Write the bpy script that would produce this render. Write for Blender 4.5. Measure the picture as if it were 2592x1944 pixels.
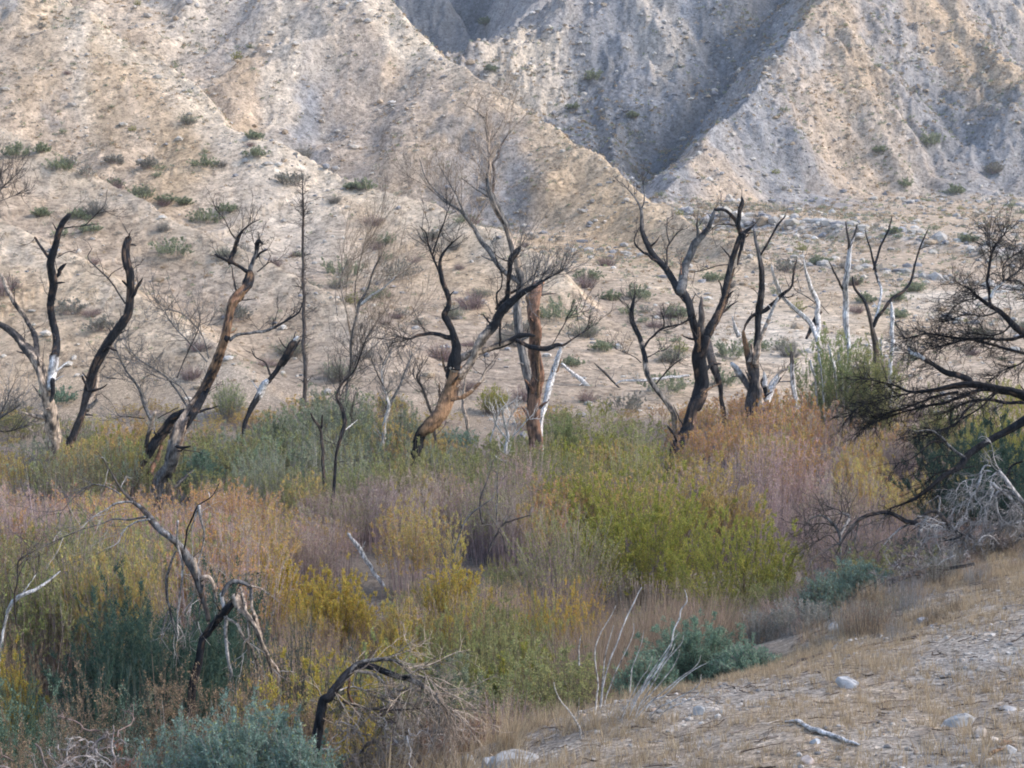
import bpy, math, random
import numpy as np

# ---------------------------------------------------------------- camera, light, exposure
scene = bpy.context.scene
for o in list(bpy.data.objects):
    bpy.data.objects.remove(o)
EYE = 7.0
PITCH = math.atan((972 - 703) / 3600)
cam_data = bpy.data.cameras.new("camera")
cam_data.sensor_width = 36.0
cam_data.lens = 36.0 * 3600 / 2592
cam_data.clip_start = 0.1
cam_data.clip_end = 5000
cam = bpy.data.objects.new("camera", cam_data)
cam.location = (0, 0, EYE)
cam.rotation_euler = (math.pi / 2 - PITCH, 0, 0)
scene.collection.objects.link(cam)
scene.camera = cam

SUN_DIR = np.array([0.80, -0.10, 0.62]); SUN_DIR /= np.linalg.norm(SUN_DIR)
world = bpy.data.worlds.new("World"); scene.world = world
world.use_nodes = True
wn = world.node_tree.nodes; wl = world.node_tree.links
wn.clear()
sky = wn.new("ShaderNodeTexSky"); sky.sky_type = 'NISHITA'; sky.sun_disc = False
sky.sun_elevation = math.asin(SUN_DIR[2]); sky.sun_rotation = math.atan2(SUN_DIR[0], SUN_DIR[1])
bg = wn.new("ShaderNodeBackground"); bg.inputs[1].default_value = 0.135
wo = wn.new("ShaderNodeOutputWorld")
wl.new(sky.outputs[0], bg.inputs[0]); wl.new(bg.outputs[0], wo.inputs[0])
sun_data = bpy.data.lights.new("sun", 'SUN'); sun_data.energy = 1.4; sun_data.angle = math.radians(24)
sun_data.color = (1.0, 0.88, 0.77)
sun = bpy.data.objects.new("sun", sun_data)
from mathutils import Vector
sun.rotation_euler = Vector(SUN_DIR).to_track_quat('Z', 'Y').to_euler()
sun.location = (40, -20, 60)
scene.collection.objects.link(sun)
vs = scene.view_settings
vs.view_transform = 'Standard'; vs.look = 'None'; vs.gamma = 1.0; vs.exposure = 1.4; vs.use_curve_mapping = False
scene.render.engine = 'CYCLES'
scene.cycles.max_bounces = 5; scene.cycles.diffuse_bounces = 3; scene.cycles.transparent_max_bounces = 6
scene.cycles.glossy_bounces = 1; scene.cycles.transmission_bounces = 2
scene.cycles.filter_width = 1.9

# ---------------------------------------------------------------- numeric helpers
cp, sp = math.cos(PITCH), math.sin(PITCH)
def P(X, Y, d):
    """point seen at photo position (X, Y) of the 2592x1944 photograph, at d metres ahead"""
    a = (X - 1296) / 3600.0; b = (972 - Y) / 3600.0
    s = d / (cp + b * sp)
    return np.array([a * s, d, EYE + (-sp + b * cp) * s])
S = 2592 / 2212.0
def PD(u, v, d): return P(u * S, v * S, d)
def project(p):
    x, y, z = p[..., 0], p[..., 1], p[..., 2] - EYE
    dep = y * cp - z * sp; up = y * sp + z * cp
    return 1296 + 3600 * x / dep, 972 - 3600 * up / dep

_perm = np.random.RandomState(7).randint(0, 2**31 - 1, 4096)
def vnoise(x, y, seed=0):
    xi = np.floor(x).astype(np.int64); yi = np.floor(y).astype(np.int64)
    fx = x - xi; fy = y - yi
    fx = fx * fx * fx * (fx * (fx * 6 - 15) + 10); fy = fy * fy * fy * (fy * (fy * 6 - 15) + 10)
    def h(a, b): return _perm[(_perm[(a + seed * 131) & 4095] + b * 7) & 4095] / (2.0**31)
    a = h(xi, yi); b = h(xi + 1, yi); c = h(xi, yi + 1); d = h(xi + 1, yi + 1)
    return (a + (b - a) * fx + (c - a) * fy + (a - b - c + d) * fx * fy) * 2 - 1
def fbm(x, y, oct=4, seed=0, gain=0.5):
    r = 0; a = 1.0; t = 0
    for i in range(oct):
        r = r + a * vnoise(x, y, seed + i); t += a
        x, y = x * 2.03 * 0.8 - y * 2.03 * 0.6 + 17.1, x * 2.03 * 0.6 + y * 2.03 * 0.8 - 5.3; a *= gain
    return r / t
def ridged(x, y, oct=4, seed=0):
    r = 0; a = 1.0; t = 0
    for i in range(oct):
        r = r + a * (1 - 2 * np.abs(vnoise(x, y, seed + i))); t += a
        x, y = x * 2.1 * 0.8 - y * 2.1 * 0.6 + 3.1, x * 2.1 * 0.6 + y * 2.1 * 0.8 - 8.3; a *= 0.5
    return r / t
def smooth(a, b, x):
    t = np.clip((x - a) / (b - a), 0, 1); return t * t * (3 - 2 * t)
def softplus(x, k): return np.where(x > 20 * k, x, k * np.log1p(np.exp(np.clip(x / k, -50, 20))))
def smax(a, b, k): return (a + b + np.sqrt((a - b) ** 2 + k * k)) / 2

# ---------------------------------------------------------------- the lie of the land
def ridge(pts): return np.array([PD(u, v, d) for u, v, d in pts])
RA = ridge([(-300, -900, 250), (500, -330, 207), (820, -5, 173), (975, 135, 163), (1200, 290, 150), (1400, 430, 137), (1530, 505, 124), (1640, 560, 114)])
RB = ridge([(-500, -480, 172), (100, -20, 129), (250, 85, 123), (500, 270, 113), (720, 365, 107), (1000, 480, 98), (1200, 600, 88)])
RC = ridge([(-500, 40, 102), (0, 272, 89), (200, 380, 85), (420, 490, 80), (600, 580, 75), (800, 700, 69)])
RG = ridge([(-500, 330, 82), (0, 480, 75), (200, 580, 71), (350, 680, 67), (500, 780, 63)])
RD = ridge([(1950, -330, 262), (1790, -10, 224), (1650, 190, 203), (1510, 330, 186), (1425, 425, 170)])
RE = ridge([(1790, -320, 265), (2040, 40, 236), (2212, 165, 216), (2500, 360, 194), (2900, 520, 180)])
RF = ridge([(1900, -500, 330), (2250, -120, 270), (2500, 60, 250), (2900, 250, 240)])
M0 = ridge([(600, -330, 345), (850, -120, 332), (960, 20, 320), (1030, 120, 310)])
M1 = ridge([(1300, -420, 350), (1180, -60, 305), (1125, 75, 288), (1090, 180, 268), (1230, 310, 232), (1300, 400, 205)])
M2 = ridge([(1650, -300, 310), (1480, -20, 280), (1400, 100, 258), (1345, 250, 232), (1330, 350, 210), (1370, 425, 188)])
def tent(x, y, R, gnear, gfar, amp, lam, seed, knee=18.0, gl=0.32):
    """height of a spur: crest line minus a concave fall to each side, fluted by gullies"""
    best = np.full(x.shape, 1e9); zc = np.zeros(x.shape); sl = np.zeros(x.shape); side = np.zeros(x.shape)
    s0 = 0.0
    for i in range(len(R) - 1):
        ax, ay, az = R[i]; bx, by, bz = R[i + 1]
        dx, dy = bx - ax, by - ay; L2 = dx * dx + dy * dy; L = math.sqrt(L2)
        t = np.clip(((x - ax) * dx + (y - ay) * dy) / L2, 0, 1)
        d = np.hypot(x - ax - t * dx, y - ay - t * dy)
        m = d < best
        best = np.where(m, d, best); zc = np.where(m, az + t * (bz - az), zc)
        sl = np.where(m, s0 + t * L, sl)
        side = np.where(m, (x - ax) * dy - (y - ay) * dx, side)
        s0 += L
    near = side > 0
    w = vnoise(x / 9.0, y / 9.0, seed + 50) * 0.35
    ph = sl / lam + w
    fl = (np.abs((ph % 1.0) - 0.5) * 2)          # 0 in the rib, 1 in the gully
    ph2 = sl / (lam * 0.37) + 2.1 * w + 0.3
    fl2 = (np.abs((ph2 % 1.0) - 0.5) * 2)
    ramp = smooth(0.5, 14, best)
    g = np.where(near, gnear, gfar)
    fall = np.where(best < knee, g * best, g * knee + gl * (best - knee))
    fall = np.where(near, fall, g * best)
    return zc - fall - amp * ramp * (fl * 0.9 + 0.35 * fl2), best
BO = np.array([0.0, 8.9]); BD = np.array([0.6, 0.8])
def bank_s(x, y):     # >0 beyond the edge of the near bank
    s = (x - BO[0]) * -0.8 + (y - BO[1]) * 0.6
    return s + 0.5 * vnoise(x / 2.1, y / 2.1, 90)
def H(x, y):
    x0_ = np.asarray(x, float); y0_ = np.asarray(y, float)
    wa = smooth(70, 90, y0_)
    x = x0_ + wa * (1.3 * vnoise(x0_ / 9, y0_ / 9, 400) + .8 * vnoise(x0_ / 3, y0_ / 3, 401)); y = y0_ + wa * (1.3 * vnoise(x0_ / 9, y0_ / 9, 402) + .8 * vnoise(x0_ / 3, y0_ / 3, 403))
    yy = np.clip(y, -5, 340)
    fan = 0.125 * softplus(yy - 55, 4.0) + 0.11 * softplus(9 - x, 5.0) * smooth(58, 88, yy) * (1 - .6 * smooth(130, 170, yy))
    fan = fan + 0.28 * fbm(x / 9, y / 9, 4, 3) * smooth(12, 30, yy)
    # cobble terraces on the fan
    ter = (yy + 1.4 * x + 4 * vnoise(x / 25, y / 25, 5))
    fan = fan + 0.9 * smooth(180, 187, ter) * (1 - smooth(196, 230, ter) * 0.8) * smooth(0, 12, x)
    hs = fan
    for R, gn, gf, amp, lam, sd, kn, gl in ((RA, .62, .85, 1.9, 17, 11, 20, .30), (RB, .46, .8, .5, 12, 12, 14, .34),
                                   (RC, .46, .8, 0.35, 9, 13, 14, .40), (RG, .42, .5, 0.3, 8, 21, 30, .36), (RD, .72, .95, 1.6, 11, 14, 60, .5), (RE, .58, .8, 1.5, 13, 15, 60, .5),
                                   (RF, .75, .8, 3.5, 21, 16, 90, .5), (M0, .8, .8, 3.5, 19, 17, 90, .6),
                                   (M1, .95, .95, 3.2, 15, 18, 90, .7), (M2, .95, .95, 3.2, 14, 19, 90, .7)):
        z, d = tent(x, y, R, gn, gf, amp, lam, sd, kn, gl)
        hs = smax(hs, z, 1.2)
    up = smooth(0.3, 5.0, hs - fan)
    far = smooth(170, 230, y)
    rk = ridged(x / 11, y / 11, 4, 30)
    cal = .26 + .74 * smooth(112, 138, y)
    hs = hs + cal * up * (rk * (0.55 + 1.2 * far) + 0.5 * ridged(x / 3.3, y / 3.3, 3, 36) * (0.5 + far) )
    crag = smooth(-0.1, 0.35, fbm(x / 14, y / 14, 3, 44)) * smooth(2, 9, hs - fan)
    hs = hs + cal * crag * (.4 + .5 * far) * (ridged(x / 1.9, y / 1.9, 4, 51) + 0.4) + up * .16 * ridged(x / .9, y / .9, 2, 57) * (.5 + far)
    # near bank
    s = bank_s(x, y)
    yb = np.clip(y, -40, 40); xb = np.clip(x, -40, 40)
    plane = 5.146 + .15 * xb - .1335 * np.clip(yb, -6, 40)
    plane = np.minimum(plane, 6.6 + 0.02 * xb)
    plane = plane + 0.05 * fbm(x / .9, y / .9, 4, 70) + 0.10 * fbm(x / 3, y / 3, 2, 75)
    bank = plane - 0.33 * softplus(s, 0.5)
    bank = bank + 0.12 * fbm(x / 1.6, y / 1.6, 3, 77) * smooth(0, 2, s)
    w = 1 - smooth(30, 42, y)
    z = np.where(w > 0, smax(hs, bank, 0.25) * w + hs * (1 - w), hs)
    return z
def crest(x, y, R):
    '''distance to a crest line, positive on the far side'''
    best = np.full(x.shape, 1e9); sd = np.zeros(x.shape)
    for i in range(len(R) - 1):
        ax, ay = R[i][:2]; dx, dy = R[i + 1][0] - ax, R[i + 1][1] - ay
        t = np.clip(((x - ax) * dx + (y - ay) * dy) / (dx * dx + dy * dy), 0, 1)
        d = np.hypot(x - ax - t * dx, y - ay - t * dy); m = d < best
        best = np.where(m, d, best); sd = np.where(m, np.sign((y - ay) * dx - (x - ax) * dy), sd)
    return best * sd
def hits(uv, dmin=3.0, dmax=420.0, n=1500):
    """distance at which the view ray through each display point meets the ground"""
    out = []
    d = np.exp(np.linspace(math.log(dmin), math.log(dmax), n))
    for u, v in uv:
        a = (u * S - 1296) / 3600; b = (972 - v * S) / 3600
        s = d / (cp + b * sp)
        X = a * s; Z = EYE + (-sp + b * cp) * s
        g = H(X, d) > Z
        i = int(np.argmax(g)) if g.any() else n - 1
        out.append(d[i])
    return out
def hit(u, v, dmin=3.0): return hits([(u, v)], dmin)[0]

# ---------------------------------------------------------------- mesh and material helpers
def tag(o, label=None, cat=None, group=None, kind=None):
    if label: o["label"] = label
    if cat: o["category"] = cat
    if group: o["group"] = group
    if kind: o["kind"] = kind
    return o
def link(o, parent=None):
    scene.collection.objects.link(o)
    if parent is not None: o.parent = parent
    return o
def empty(name, loc):
    o = bpy.data.objects.new(name, None); o.location = [float(c) for c in loc]; o.empty_display_size = 0.3
    return link(o)
class Soup:
    """collects quads/triangles with one colour per vertex"""
    def __init__(s): s.v = []; s.c = []; s.q = []; s.t = []; s.n = 0
    def add(s, v, c, q=None, t=None):
        v = np.asarray(v, np.float32).reshape(-1, 3); c = np.broadcast_to(np.asarray(c, np.float32), v.shape)
        s.v.append(v); s.c.append(c)
        if q is not None: s.q.append((np.asarray(q).reshape(-1, 4) + s.n).astype(np.int32))
        if t is not None: s.t.append((np.asarray(t).reshape(-1, 3) + s.n).astype(np.int32))
        s.n += len(v)
    def flat(s):
        v = np.concatenate(s.v) if s.v else np.zeros((0, 3), np.float32); c = np.concatenate(s.c) if s.c else np.zeros((0, 3), np.float32)
        q = np.concatenate(s.q) if s.q else np.zeros((0, 4), np.int32)
        t = np.concatenate(s.t) if s.t else np.zeros((0, 3), np.int32)
        return v, c, q, t
    def merge(s, other, M=None, loc=(0, 0, 0), tint=1.0):
        v, c, q, t = other
        if M is not None: v = v @ M.T
        s.add(v + np.asarray(loc, np.float32), np.clip(c * np.asarray(tint, np.float32), 0, 1), q if len(q) else None, t if len(t) else None)
    def mesh(s, name, mat, smooth_shade=True):
        v, c, q, t = s.flat()
        me = bpy.data.meshes.new(name)
        nq, nt = len(q), len(t)
        me.vertices.add(len(v)); me.vertices.foreach_set("co", v.ravel())
        me.loops.add(nq * 4 + nt * 3)
        me.loops.foreach_set("vertex_index", np.concatenate([q.ravel(), t.ravel()]).astype(np.int32))
        me.polygons.add(nq + nt)
        ls = np.concatenate([np.arange(nq) * 4, nq * 4 + np.arange(nt) * 3]).astype(np.int32)
        me.polygons.foreach_set("loop_start", ls)
        me.polygons.foreach_set("use_smooth", np.full(nq + nt, bool(smooth_shade)))
        a = me.color_attributes.new("Col", 'BYTE_COLOR', 'POINT')
        a.data.foreach_set("color", np.hstack([c, np.ones((len(c), 1), np.float32)]).astype(np.float32).ravel())
        me.update(calc_edges=True); me.validate(verbose=False)
        me.materials.append(mat)
        return me
    def obj(s, name, mat, parent=None, origin=(0, 0, 0), smooth_shade=True):
        if any(origin):
            s.v = [v - np.asarray(origin, np.float32) for v in s.v]
        o = bpy.data.objects.new(name, s.mesh(name, mat, smooth_shade))
        link(o, parent)
        if parent is None and any(origin): o.location = [float(c) for c in origin]
        return o

def material(name, nscale=30.0, amount=0.35, stretch=(1, 1, 1), rough=0.9, bump=0.0, bump_scale=None, trans=0.0, detail=6, spec=0.15, speck=None):
    m = bpy.data.materials.new(name); m.use_nodes = True
    N = m.node_tree.nodes; L = m.node_tree.links
    for n in list(N): N.remove(n)
    out = N.new("ShaderNodeOutputMaterial"); bs = N.new("ShaderNodeBsdfPrincipled")
    bs.inputs["Roughness"].default_value = rough
    bs.inputs["Specular IOR Level"].default_value = spec
    at = N.new("ShaderNodeAttribute"); at.attribute_name = "Col"
    tc = N.new("ShaderNodeTexCoord"); mp = N.new("ShaderNodeMapping"); mp.inputs["Scale"].default_value = stretch
    L.new(tc.outputs["Object"], mp.inputs[0])
    nz = N.new("ShaderNodeTexNoise"); nz.inputs["Scale"].default_value = nscale; nz.inputs["Detail"].default_value = detail
    nz.inputs["Roughness"].default_value = 0.65
    L.new(mp.outputs[0], nz.inputs[0])
    mr = N.new("ShaderNodeMapRange"); mr.inputs[1].default_value = 0.3; mr.inputs[2].default_value = 0.7
    mr.inputs[3].default_value = 1 - amount; mr.inputs[4].default_value = 1 + amount; mr.clamp = False
    L.new(nz.outputs[0], mr.inputs[0])
    vm = N.new("ShaderNodeVectorMath"); vm.operation = 'SCALE'
    L.new(at.outputs["Color"], vm.inputs[0]); L.new(mr.outputs[0], vm.inputs["Scale"])
    col = vm.outputs[0]
    if speck:
        for sc, lo, hi, mul in speck:
            vo = N.new("ShaderNodeTexVoronoi"); vo.inputs["Scale"].default_value = sc
            n2 = N.new("ShaderNodeTexNoise"); n2.inputs["Scale"].default_value = sc * 1.7; n2.inputs["Detail"].default_value = 2
            L.new(mp.outputs[0], n2.inputs[0])
            ad = N.new("ShaderNodeVectorMath"); ad.operation = 'SCALE'; ad.inputs["Scale"].default_value = 0.5 / sc * 2
            L.new(n2.outputs["Color"], ad.inputs[0])
            a2 = N.new("ShaderNodeVectorMath"); a2.operation = 'ADD'
            L.new(mp.outputs[0], a2.inputs[0]); L.new(ad.outputs[0], a2.inputs[1])
            L.new(a2.outputs[0], vo.inputs[0])
            sx = N.new("ShaderNodeSeparateColor"); L.new(vo.outputs["Color"], sx.inputs[0])
            r2 = N.new("ShaderNodeMapRange"); r2.inputs[1].default_value = lo; r2.inputs[2].default_value = hi
            r2.inputs[3].default_value = 1.0; r2.inputs[4].default_value = mul
            L.new(sx.outputs[0], r2.inputs[0])
            v2 = N.new("ShaderNodeVectorMath"); v2.operation = 'SCALE'
            L.new(col, v2.inputs[0]); L.new(r2.outputs[0], v2.inputs["Scale"]); col = v2.outputs[0]
    L.new(col, bs.inputs["Base Color"])
    if bump:
        bp = N.new("ShaderNodeBump"); bp.inputs["Strength"].default_value = 1.0; bp.inputs["Distance"].default_value = bump
        n3 = N.new("ShaderNodeTexNoise"); n3.inputs["Scale"].default_value = bump_scale or nscale; n3.inputs["Detail"].default_value = 8
        n3.inputs["Roughness"].default_value = 0.7
        L.new(mp.outputs[0], n3.inputs[0]); L.new(n3.outputs[0], bp.inputs["Height"]); L.new(bp.outputs[0], bs.inputs["Normal"])
    if trans:
        tr = N.new("ShaderNodeBsdfTranslucent"); L.new(col, tr.inputs[0])
        mx = N.new("ShaderNodeMixShader"); mx.inputs[0].default_value = trans
        L.new(bs.outputs[0], mx.inputs[1]); L.new(tr.outputs[0], mx.inputs[2]); L.new(mx.outputs[0], out.inputs[0])
    else:
        L.new(bs.outputs[0], out.inputs[0])
    return m
MAT_HILL = material("hillside_soil", 1.3, 0.28, (1, 1, 1), 0.95, 0.35, 0.9, detail=9, speck=[(1.9, 0.80, 0.9, 1.28), (3.1, 0.74, 0.86, 0.68), (6.5, 0.78, 0.86, 0.68)])
MAT_GROUND = material("gravelly_dirt", 6.0, 0.35, (1, 1, 1), 0.95, 0.035, 26.0, detail=9, speck=[(22, 0.80, 0.9, 1.45), (38, 0.66, 0.8, 0.55), (70, 0.7, 0.85, 1.4)])
MAT_LEAF = material("leaves", 9.0, 0.18, rough=0.75, trans=0.45, spec=0.15)
MAT_STEM = material("plant_stems", 14.0, 0.3, (1, 1, 0.3), rough=0.9)
MAT_BARK = material("weathered_bark", 9.0, 0.75, (2.2, 2.2, 0.5), 0.85, 0.03, 10.0, spec=0.2)
MAT_ROCK = material("rock", 9.0, 0.3, rough=0.9, bump=0.01, bump_scale=18.0, speck=[(30, 0.8, 0.92, 0.6)])
HAZE = 0.00035
# ---------------------------------------------------------------- ground and hills
TAN = np.array([.53, .415, .30]); PALE = np.array([.64, .545, .43]); GREY = np.array([.27, .275, .285]); OCHRE = np.array([.51, .375, .235])
ROCK_AND_SHADE = np.array([.15, .16, .17]); FLOORC = np.array([.19, .16, .13]); BANKC = np.array([.39, .335, .275])
# tracts of bare scree / dark rock / pale outcrop, with gully shade and ridge highlights painted in, on the ground where they lie: (u, v, half-length m, half-width m, lean of the long axis, colour, strength)
ZONES = [
 (645, 150, 16, 4.0, 'GREY', .75), (650, 205, 9, 3, 'GREY', .8), (610, 120, 18, 2.2, 'PALE', .9), (560, 70, 14, 2.0, 'PALE', .8),
 (760, 250, 16, 3.5, 'GREY', .3), (900, 200, 13, 4.0, 'GREY', .3), (1110, 420, 12, 4.5, 'GREY', .6), (1110, 470, 7, 3.5, 'DARKR', .5),
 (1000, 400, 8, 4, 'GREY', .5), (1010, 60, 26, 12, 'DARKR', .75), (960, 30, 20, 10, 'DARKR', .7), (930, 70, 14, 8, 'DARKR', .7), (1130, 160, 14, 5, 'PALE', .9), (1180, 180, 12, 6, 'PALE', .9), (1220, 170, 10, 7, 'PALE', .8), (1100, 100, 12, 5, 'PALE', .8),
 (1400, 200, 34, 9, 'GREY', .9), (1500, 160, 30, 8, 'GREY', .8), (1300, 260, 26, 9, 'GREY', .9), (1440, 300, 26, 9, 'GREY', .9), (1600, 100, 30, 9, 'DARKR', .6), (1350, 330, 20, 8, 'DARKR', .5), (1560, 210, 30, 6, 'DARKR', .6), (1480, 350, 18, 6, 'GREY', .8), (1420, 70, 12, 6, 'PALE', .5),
 (1730, 160, 22, 4.5, 'GREY', .7), (1710, 260, 20, 5, 'GREY', .6), (1700, 350, 18, 6, 'GREY', .6), (1690, 430, 16, 8, 'GREY', .5), (1640, 300, 14, 4, 'GREY', .5),
 (1870, 220, 20, 6, 'GREY', .6), (2000, 180, 20, 8, 'GREY', .5), (2060, 300, 18, 8, 'GREY', .6), (2080, 250, 8, 5, 'DARKR', .4), (2170, 330, 14, 5, 'GREY', .6),
 (1780, 320, 14, 7, 'TAN', .6), (1900, 380, 16, 8, 'TAN', .6), (1560, 380, 14, 6, 'TAN', .6), (1800, 60, 14, 6, 'OCHRE', .5), (2000, 50, 22, 4, 'OCHRE', .6), (2120, 130, 18, 4, 'OCHRE', .6), (2150, 60, 12, 6, 'GREY', .4),
 (1250, 400, 22, 7, 'OCHRE', .6), (1350, 500, 16, 6, 'OCHRE', .6), (1200, 540, 14, 6, 'OCHRE', .55), (1100, 600, 10, 5, 'OCHRE', .4), (900, 600, 10, 5, 'OCHRE', .45), (350, 400, 9, 2.2, 'OCHRE', .5), (450, 520, 9, 3, 'OCHRE', .5), (420, 330, 10, 2, 'OCHRE', .4),
 (150, 60, 14, 1.6, 'PALE', .8), (280, 120, 10, 1.5, 'PALE', .7), (100, 60, 12, 3, 'OCHRE', .5), (230, 130, 10, 2, 'OCHRE', .5), (330, 190, 12, 2, 'OCHRE', .5), (510, 290, 12, 2.5, 'PALE', .6), (640, 420, 14, 3.5, 'PALE', .7), (560, 380, 12, 4, 'PALE', .5),
 (480, 80, 10, 5, 'GREY', .5), (400, 60, 10, 5, 'PALE', .5), (700, 60, 12, 4, 'PALE', .5), (880, 60, 12, 3.5, 'PALE', .8), (940, 110, 8, 3, 'PALE', .9), (1550, 520, 10, 4, 'OCHRE', .5),
]
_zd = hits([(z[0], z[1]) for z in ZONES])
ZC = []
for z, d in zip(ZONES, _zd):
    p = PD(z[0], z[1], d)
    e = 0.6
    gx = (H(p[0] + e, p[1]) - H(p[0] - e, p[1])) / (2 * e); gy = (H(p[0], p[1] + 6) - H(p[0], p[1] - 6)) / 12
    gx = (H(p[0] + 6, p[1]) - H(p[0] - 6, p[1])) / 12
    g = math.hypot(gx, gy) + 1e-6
    ZC.append((p[0], p[1], gx / g, gy / g, z[2], z[3], {'GREY': GREY, 'PALE': PALE, 'DARKR': ROCK_AND_SHADE, 'TAN': TAN, 'OCHRE': OCHRE}[z[4]], z[5]))
def land_color(x, y, z, nz):
    n1 = fbm(x / 16, y / 16, 4, 100); n2 = fbm(x / 4, y / 4, 4, 110); n3 = fbm(x / 1.1, y / 1.1, 3, 120)
    c = TAN + (PALE - TAN) * smooth(-.1, .6, n1 + .5 * n2)[:, None]
    c = c + (OCHRE - c) * (0.5 * smooth(.1, .5, fbm(x / 11, y / 11, 4, 130)))[:, None]
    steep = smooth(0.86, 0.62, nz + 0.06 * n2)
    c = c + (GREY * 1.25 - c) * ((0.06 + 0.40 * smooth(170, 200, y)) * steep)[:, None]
    c = c + (ROCK_AND_SHADE * 1.3 - c) * (0.5 * smooth(.2, .5, n2 + .4 * n3) * smooth(.95, .8, nz))[:, None]
    cra = crest(x, y, RA); crd = crest(x, y, RD)
    wall = smooth(1.5, 6, cra) * smooth(2, -2, crd) * smooth(140, 150, y)
    c = c + (np.array([.30, .30, .305]) - c) * (wall * (.62 + .25 * n2))[:, None]
    face = smooth(2, -2, cra) * smooth(-75, -40, cra) * smooth(-5, 8, x) * smooth(84, 100, y)
    c = c + (np.array([.53, .405, .275]) - c) * (face * (.55 + .3 * n2))[:, None]
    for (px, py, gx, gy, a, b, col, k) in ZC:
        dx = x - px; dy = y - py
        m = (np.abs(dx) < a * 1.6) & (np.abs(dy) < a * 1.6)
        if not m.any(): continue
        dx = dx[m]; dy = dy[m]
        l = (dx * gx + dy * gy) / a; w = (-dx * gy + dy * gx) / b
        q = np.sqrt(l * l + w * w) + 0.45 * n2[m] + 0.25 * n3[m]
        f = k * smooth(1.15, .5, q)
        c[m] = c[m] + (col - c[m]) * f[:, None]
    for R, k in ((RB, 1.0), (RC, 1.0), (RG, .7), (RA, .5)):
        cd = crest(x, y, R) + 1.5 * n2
        # grey brown scrub, darkened as painted shade, in the hollow behind each spur, pale dry grass along its back
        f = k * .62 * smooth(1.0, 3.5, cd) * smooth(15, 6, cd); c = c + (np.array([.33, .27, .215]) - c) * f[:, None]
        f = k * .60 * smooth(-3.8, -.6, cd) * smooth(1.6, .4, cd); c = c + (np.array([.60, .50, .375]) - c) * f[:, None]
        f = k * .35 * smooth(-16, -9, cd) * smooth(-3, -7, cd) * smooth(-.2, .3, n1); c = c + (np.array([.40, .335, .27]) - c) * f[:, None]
    # pale cobbles along the terrace edge
    ter = (y + 1.4 * x + 4 * vnoise(x / 25, y / 25, 5))
    ed = np.exp(-((ter - 186) / 3.6) ** 2) * smooth(8, 18, x)
    c = c + (np.array([.55, .55, .56]) - c) * (0.75 * ed * smooth(-.35, .25, n3 + n2))[:, None]
    ed = np.exp(-((ter - 155) / 3.0) ** 2) * smooth(20, 28, x)
    c = c + (np.array([.5, .5, .51]) - c) * (0.5 * ed * smooth(-.2, .3, n3 + n2))[:, None]
    c = c * (1 + 0.18 * n3)[:, None]
    # wash floor and near bank
    f = smooth(66, 50, y + 3 * n1)
    c = c + (FLOORC * (1 + .3 * n2)[:, None] - c) * f[:, None]
    s = bank_s(x, y)
    b = smooth(4, -1, s) * smooth(34, 26, y)
    nb = fbm(x / 1.3, y / 1.3, 4, 140)
    bc = BANKC * (1 + .25 * fbm(x / .35, y / .35, 3, 150))[:, None]
    bc = bc + (np.array([.44, .34, .235]) - bc) * (0.6 * smooth(0, .4, nb))[:, None]
    bc = bc + (np.array([.41, .395, .37]) - bc) * (0.32 * smooth(.0, .45, fbm(x / 1.1, y / 1.1, 4, 160)))[:, None]
    return np.clip(c + (bc - c) * b[:, None], 0.01, .95)
az_f = np.radians(np.linspace(-25, 25, 940))
az_l = np.radians(np.linspace(-180, -25, 60)[:-1]); az_r = np.radians(np.linspace(25, 180, 60)[1:])
AZ = np.concatenate([az_l, az_f, az_r])
def band(name, dist):
    A, D = np.meshgrid(AZ, dist)
    c = np.cos(A); near = np.where(np.abs(A) < math.radians(26), 1.0 / np.maximum(c, .3), 1.0 / math.cos(math.radians(26)))
    x = np.sin(A) * D * near; y = np.cos(A) * D * near
    z = H(x, y)
    nr, nc = x.shape
    # slope from neighbours
    e = 0.8
    gx = (H(x + e, y) - z) / e; gy = (H(x, y + e) - z) / e
    nz = 1 / np.sqrt(1 + gx * gx + gy * gy)
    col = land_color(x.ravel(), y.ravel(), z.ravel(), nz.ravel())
    s = Soup()
    i = np.arange(nr - 1)[:, None] * nc + np.arange(nc - 1)[None, :]
    q = np.stack([i, i + 1, i + nc + 1, i + nc], -1).reshape(-1, 4)
    s.add(np.stack([x, y, z], -1).reshape(-1, 3), col, q)
    return s
d1 = np.concatenate([[0.05, .5, 1, 1.5, 2, 3, 4, 5], np.linspace(5.5, 34, 330), np.linspace(34.3, 62, 70)])
d2 = np.concatenate([np.linspace(62, 235, 520), np.linspace(235.6, 350, 190)[0:], [370, 400, 450, 520, 650, 850, 1200, 1800]])
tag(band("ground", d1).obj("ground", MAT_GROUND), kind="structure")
tag(band("hills", d2).obj("hills", MAT_HILL), kind="structure")
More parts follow.
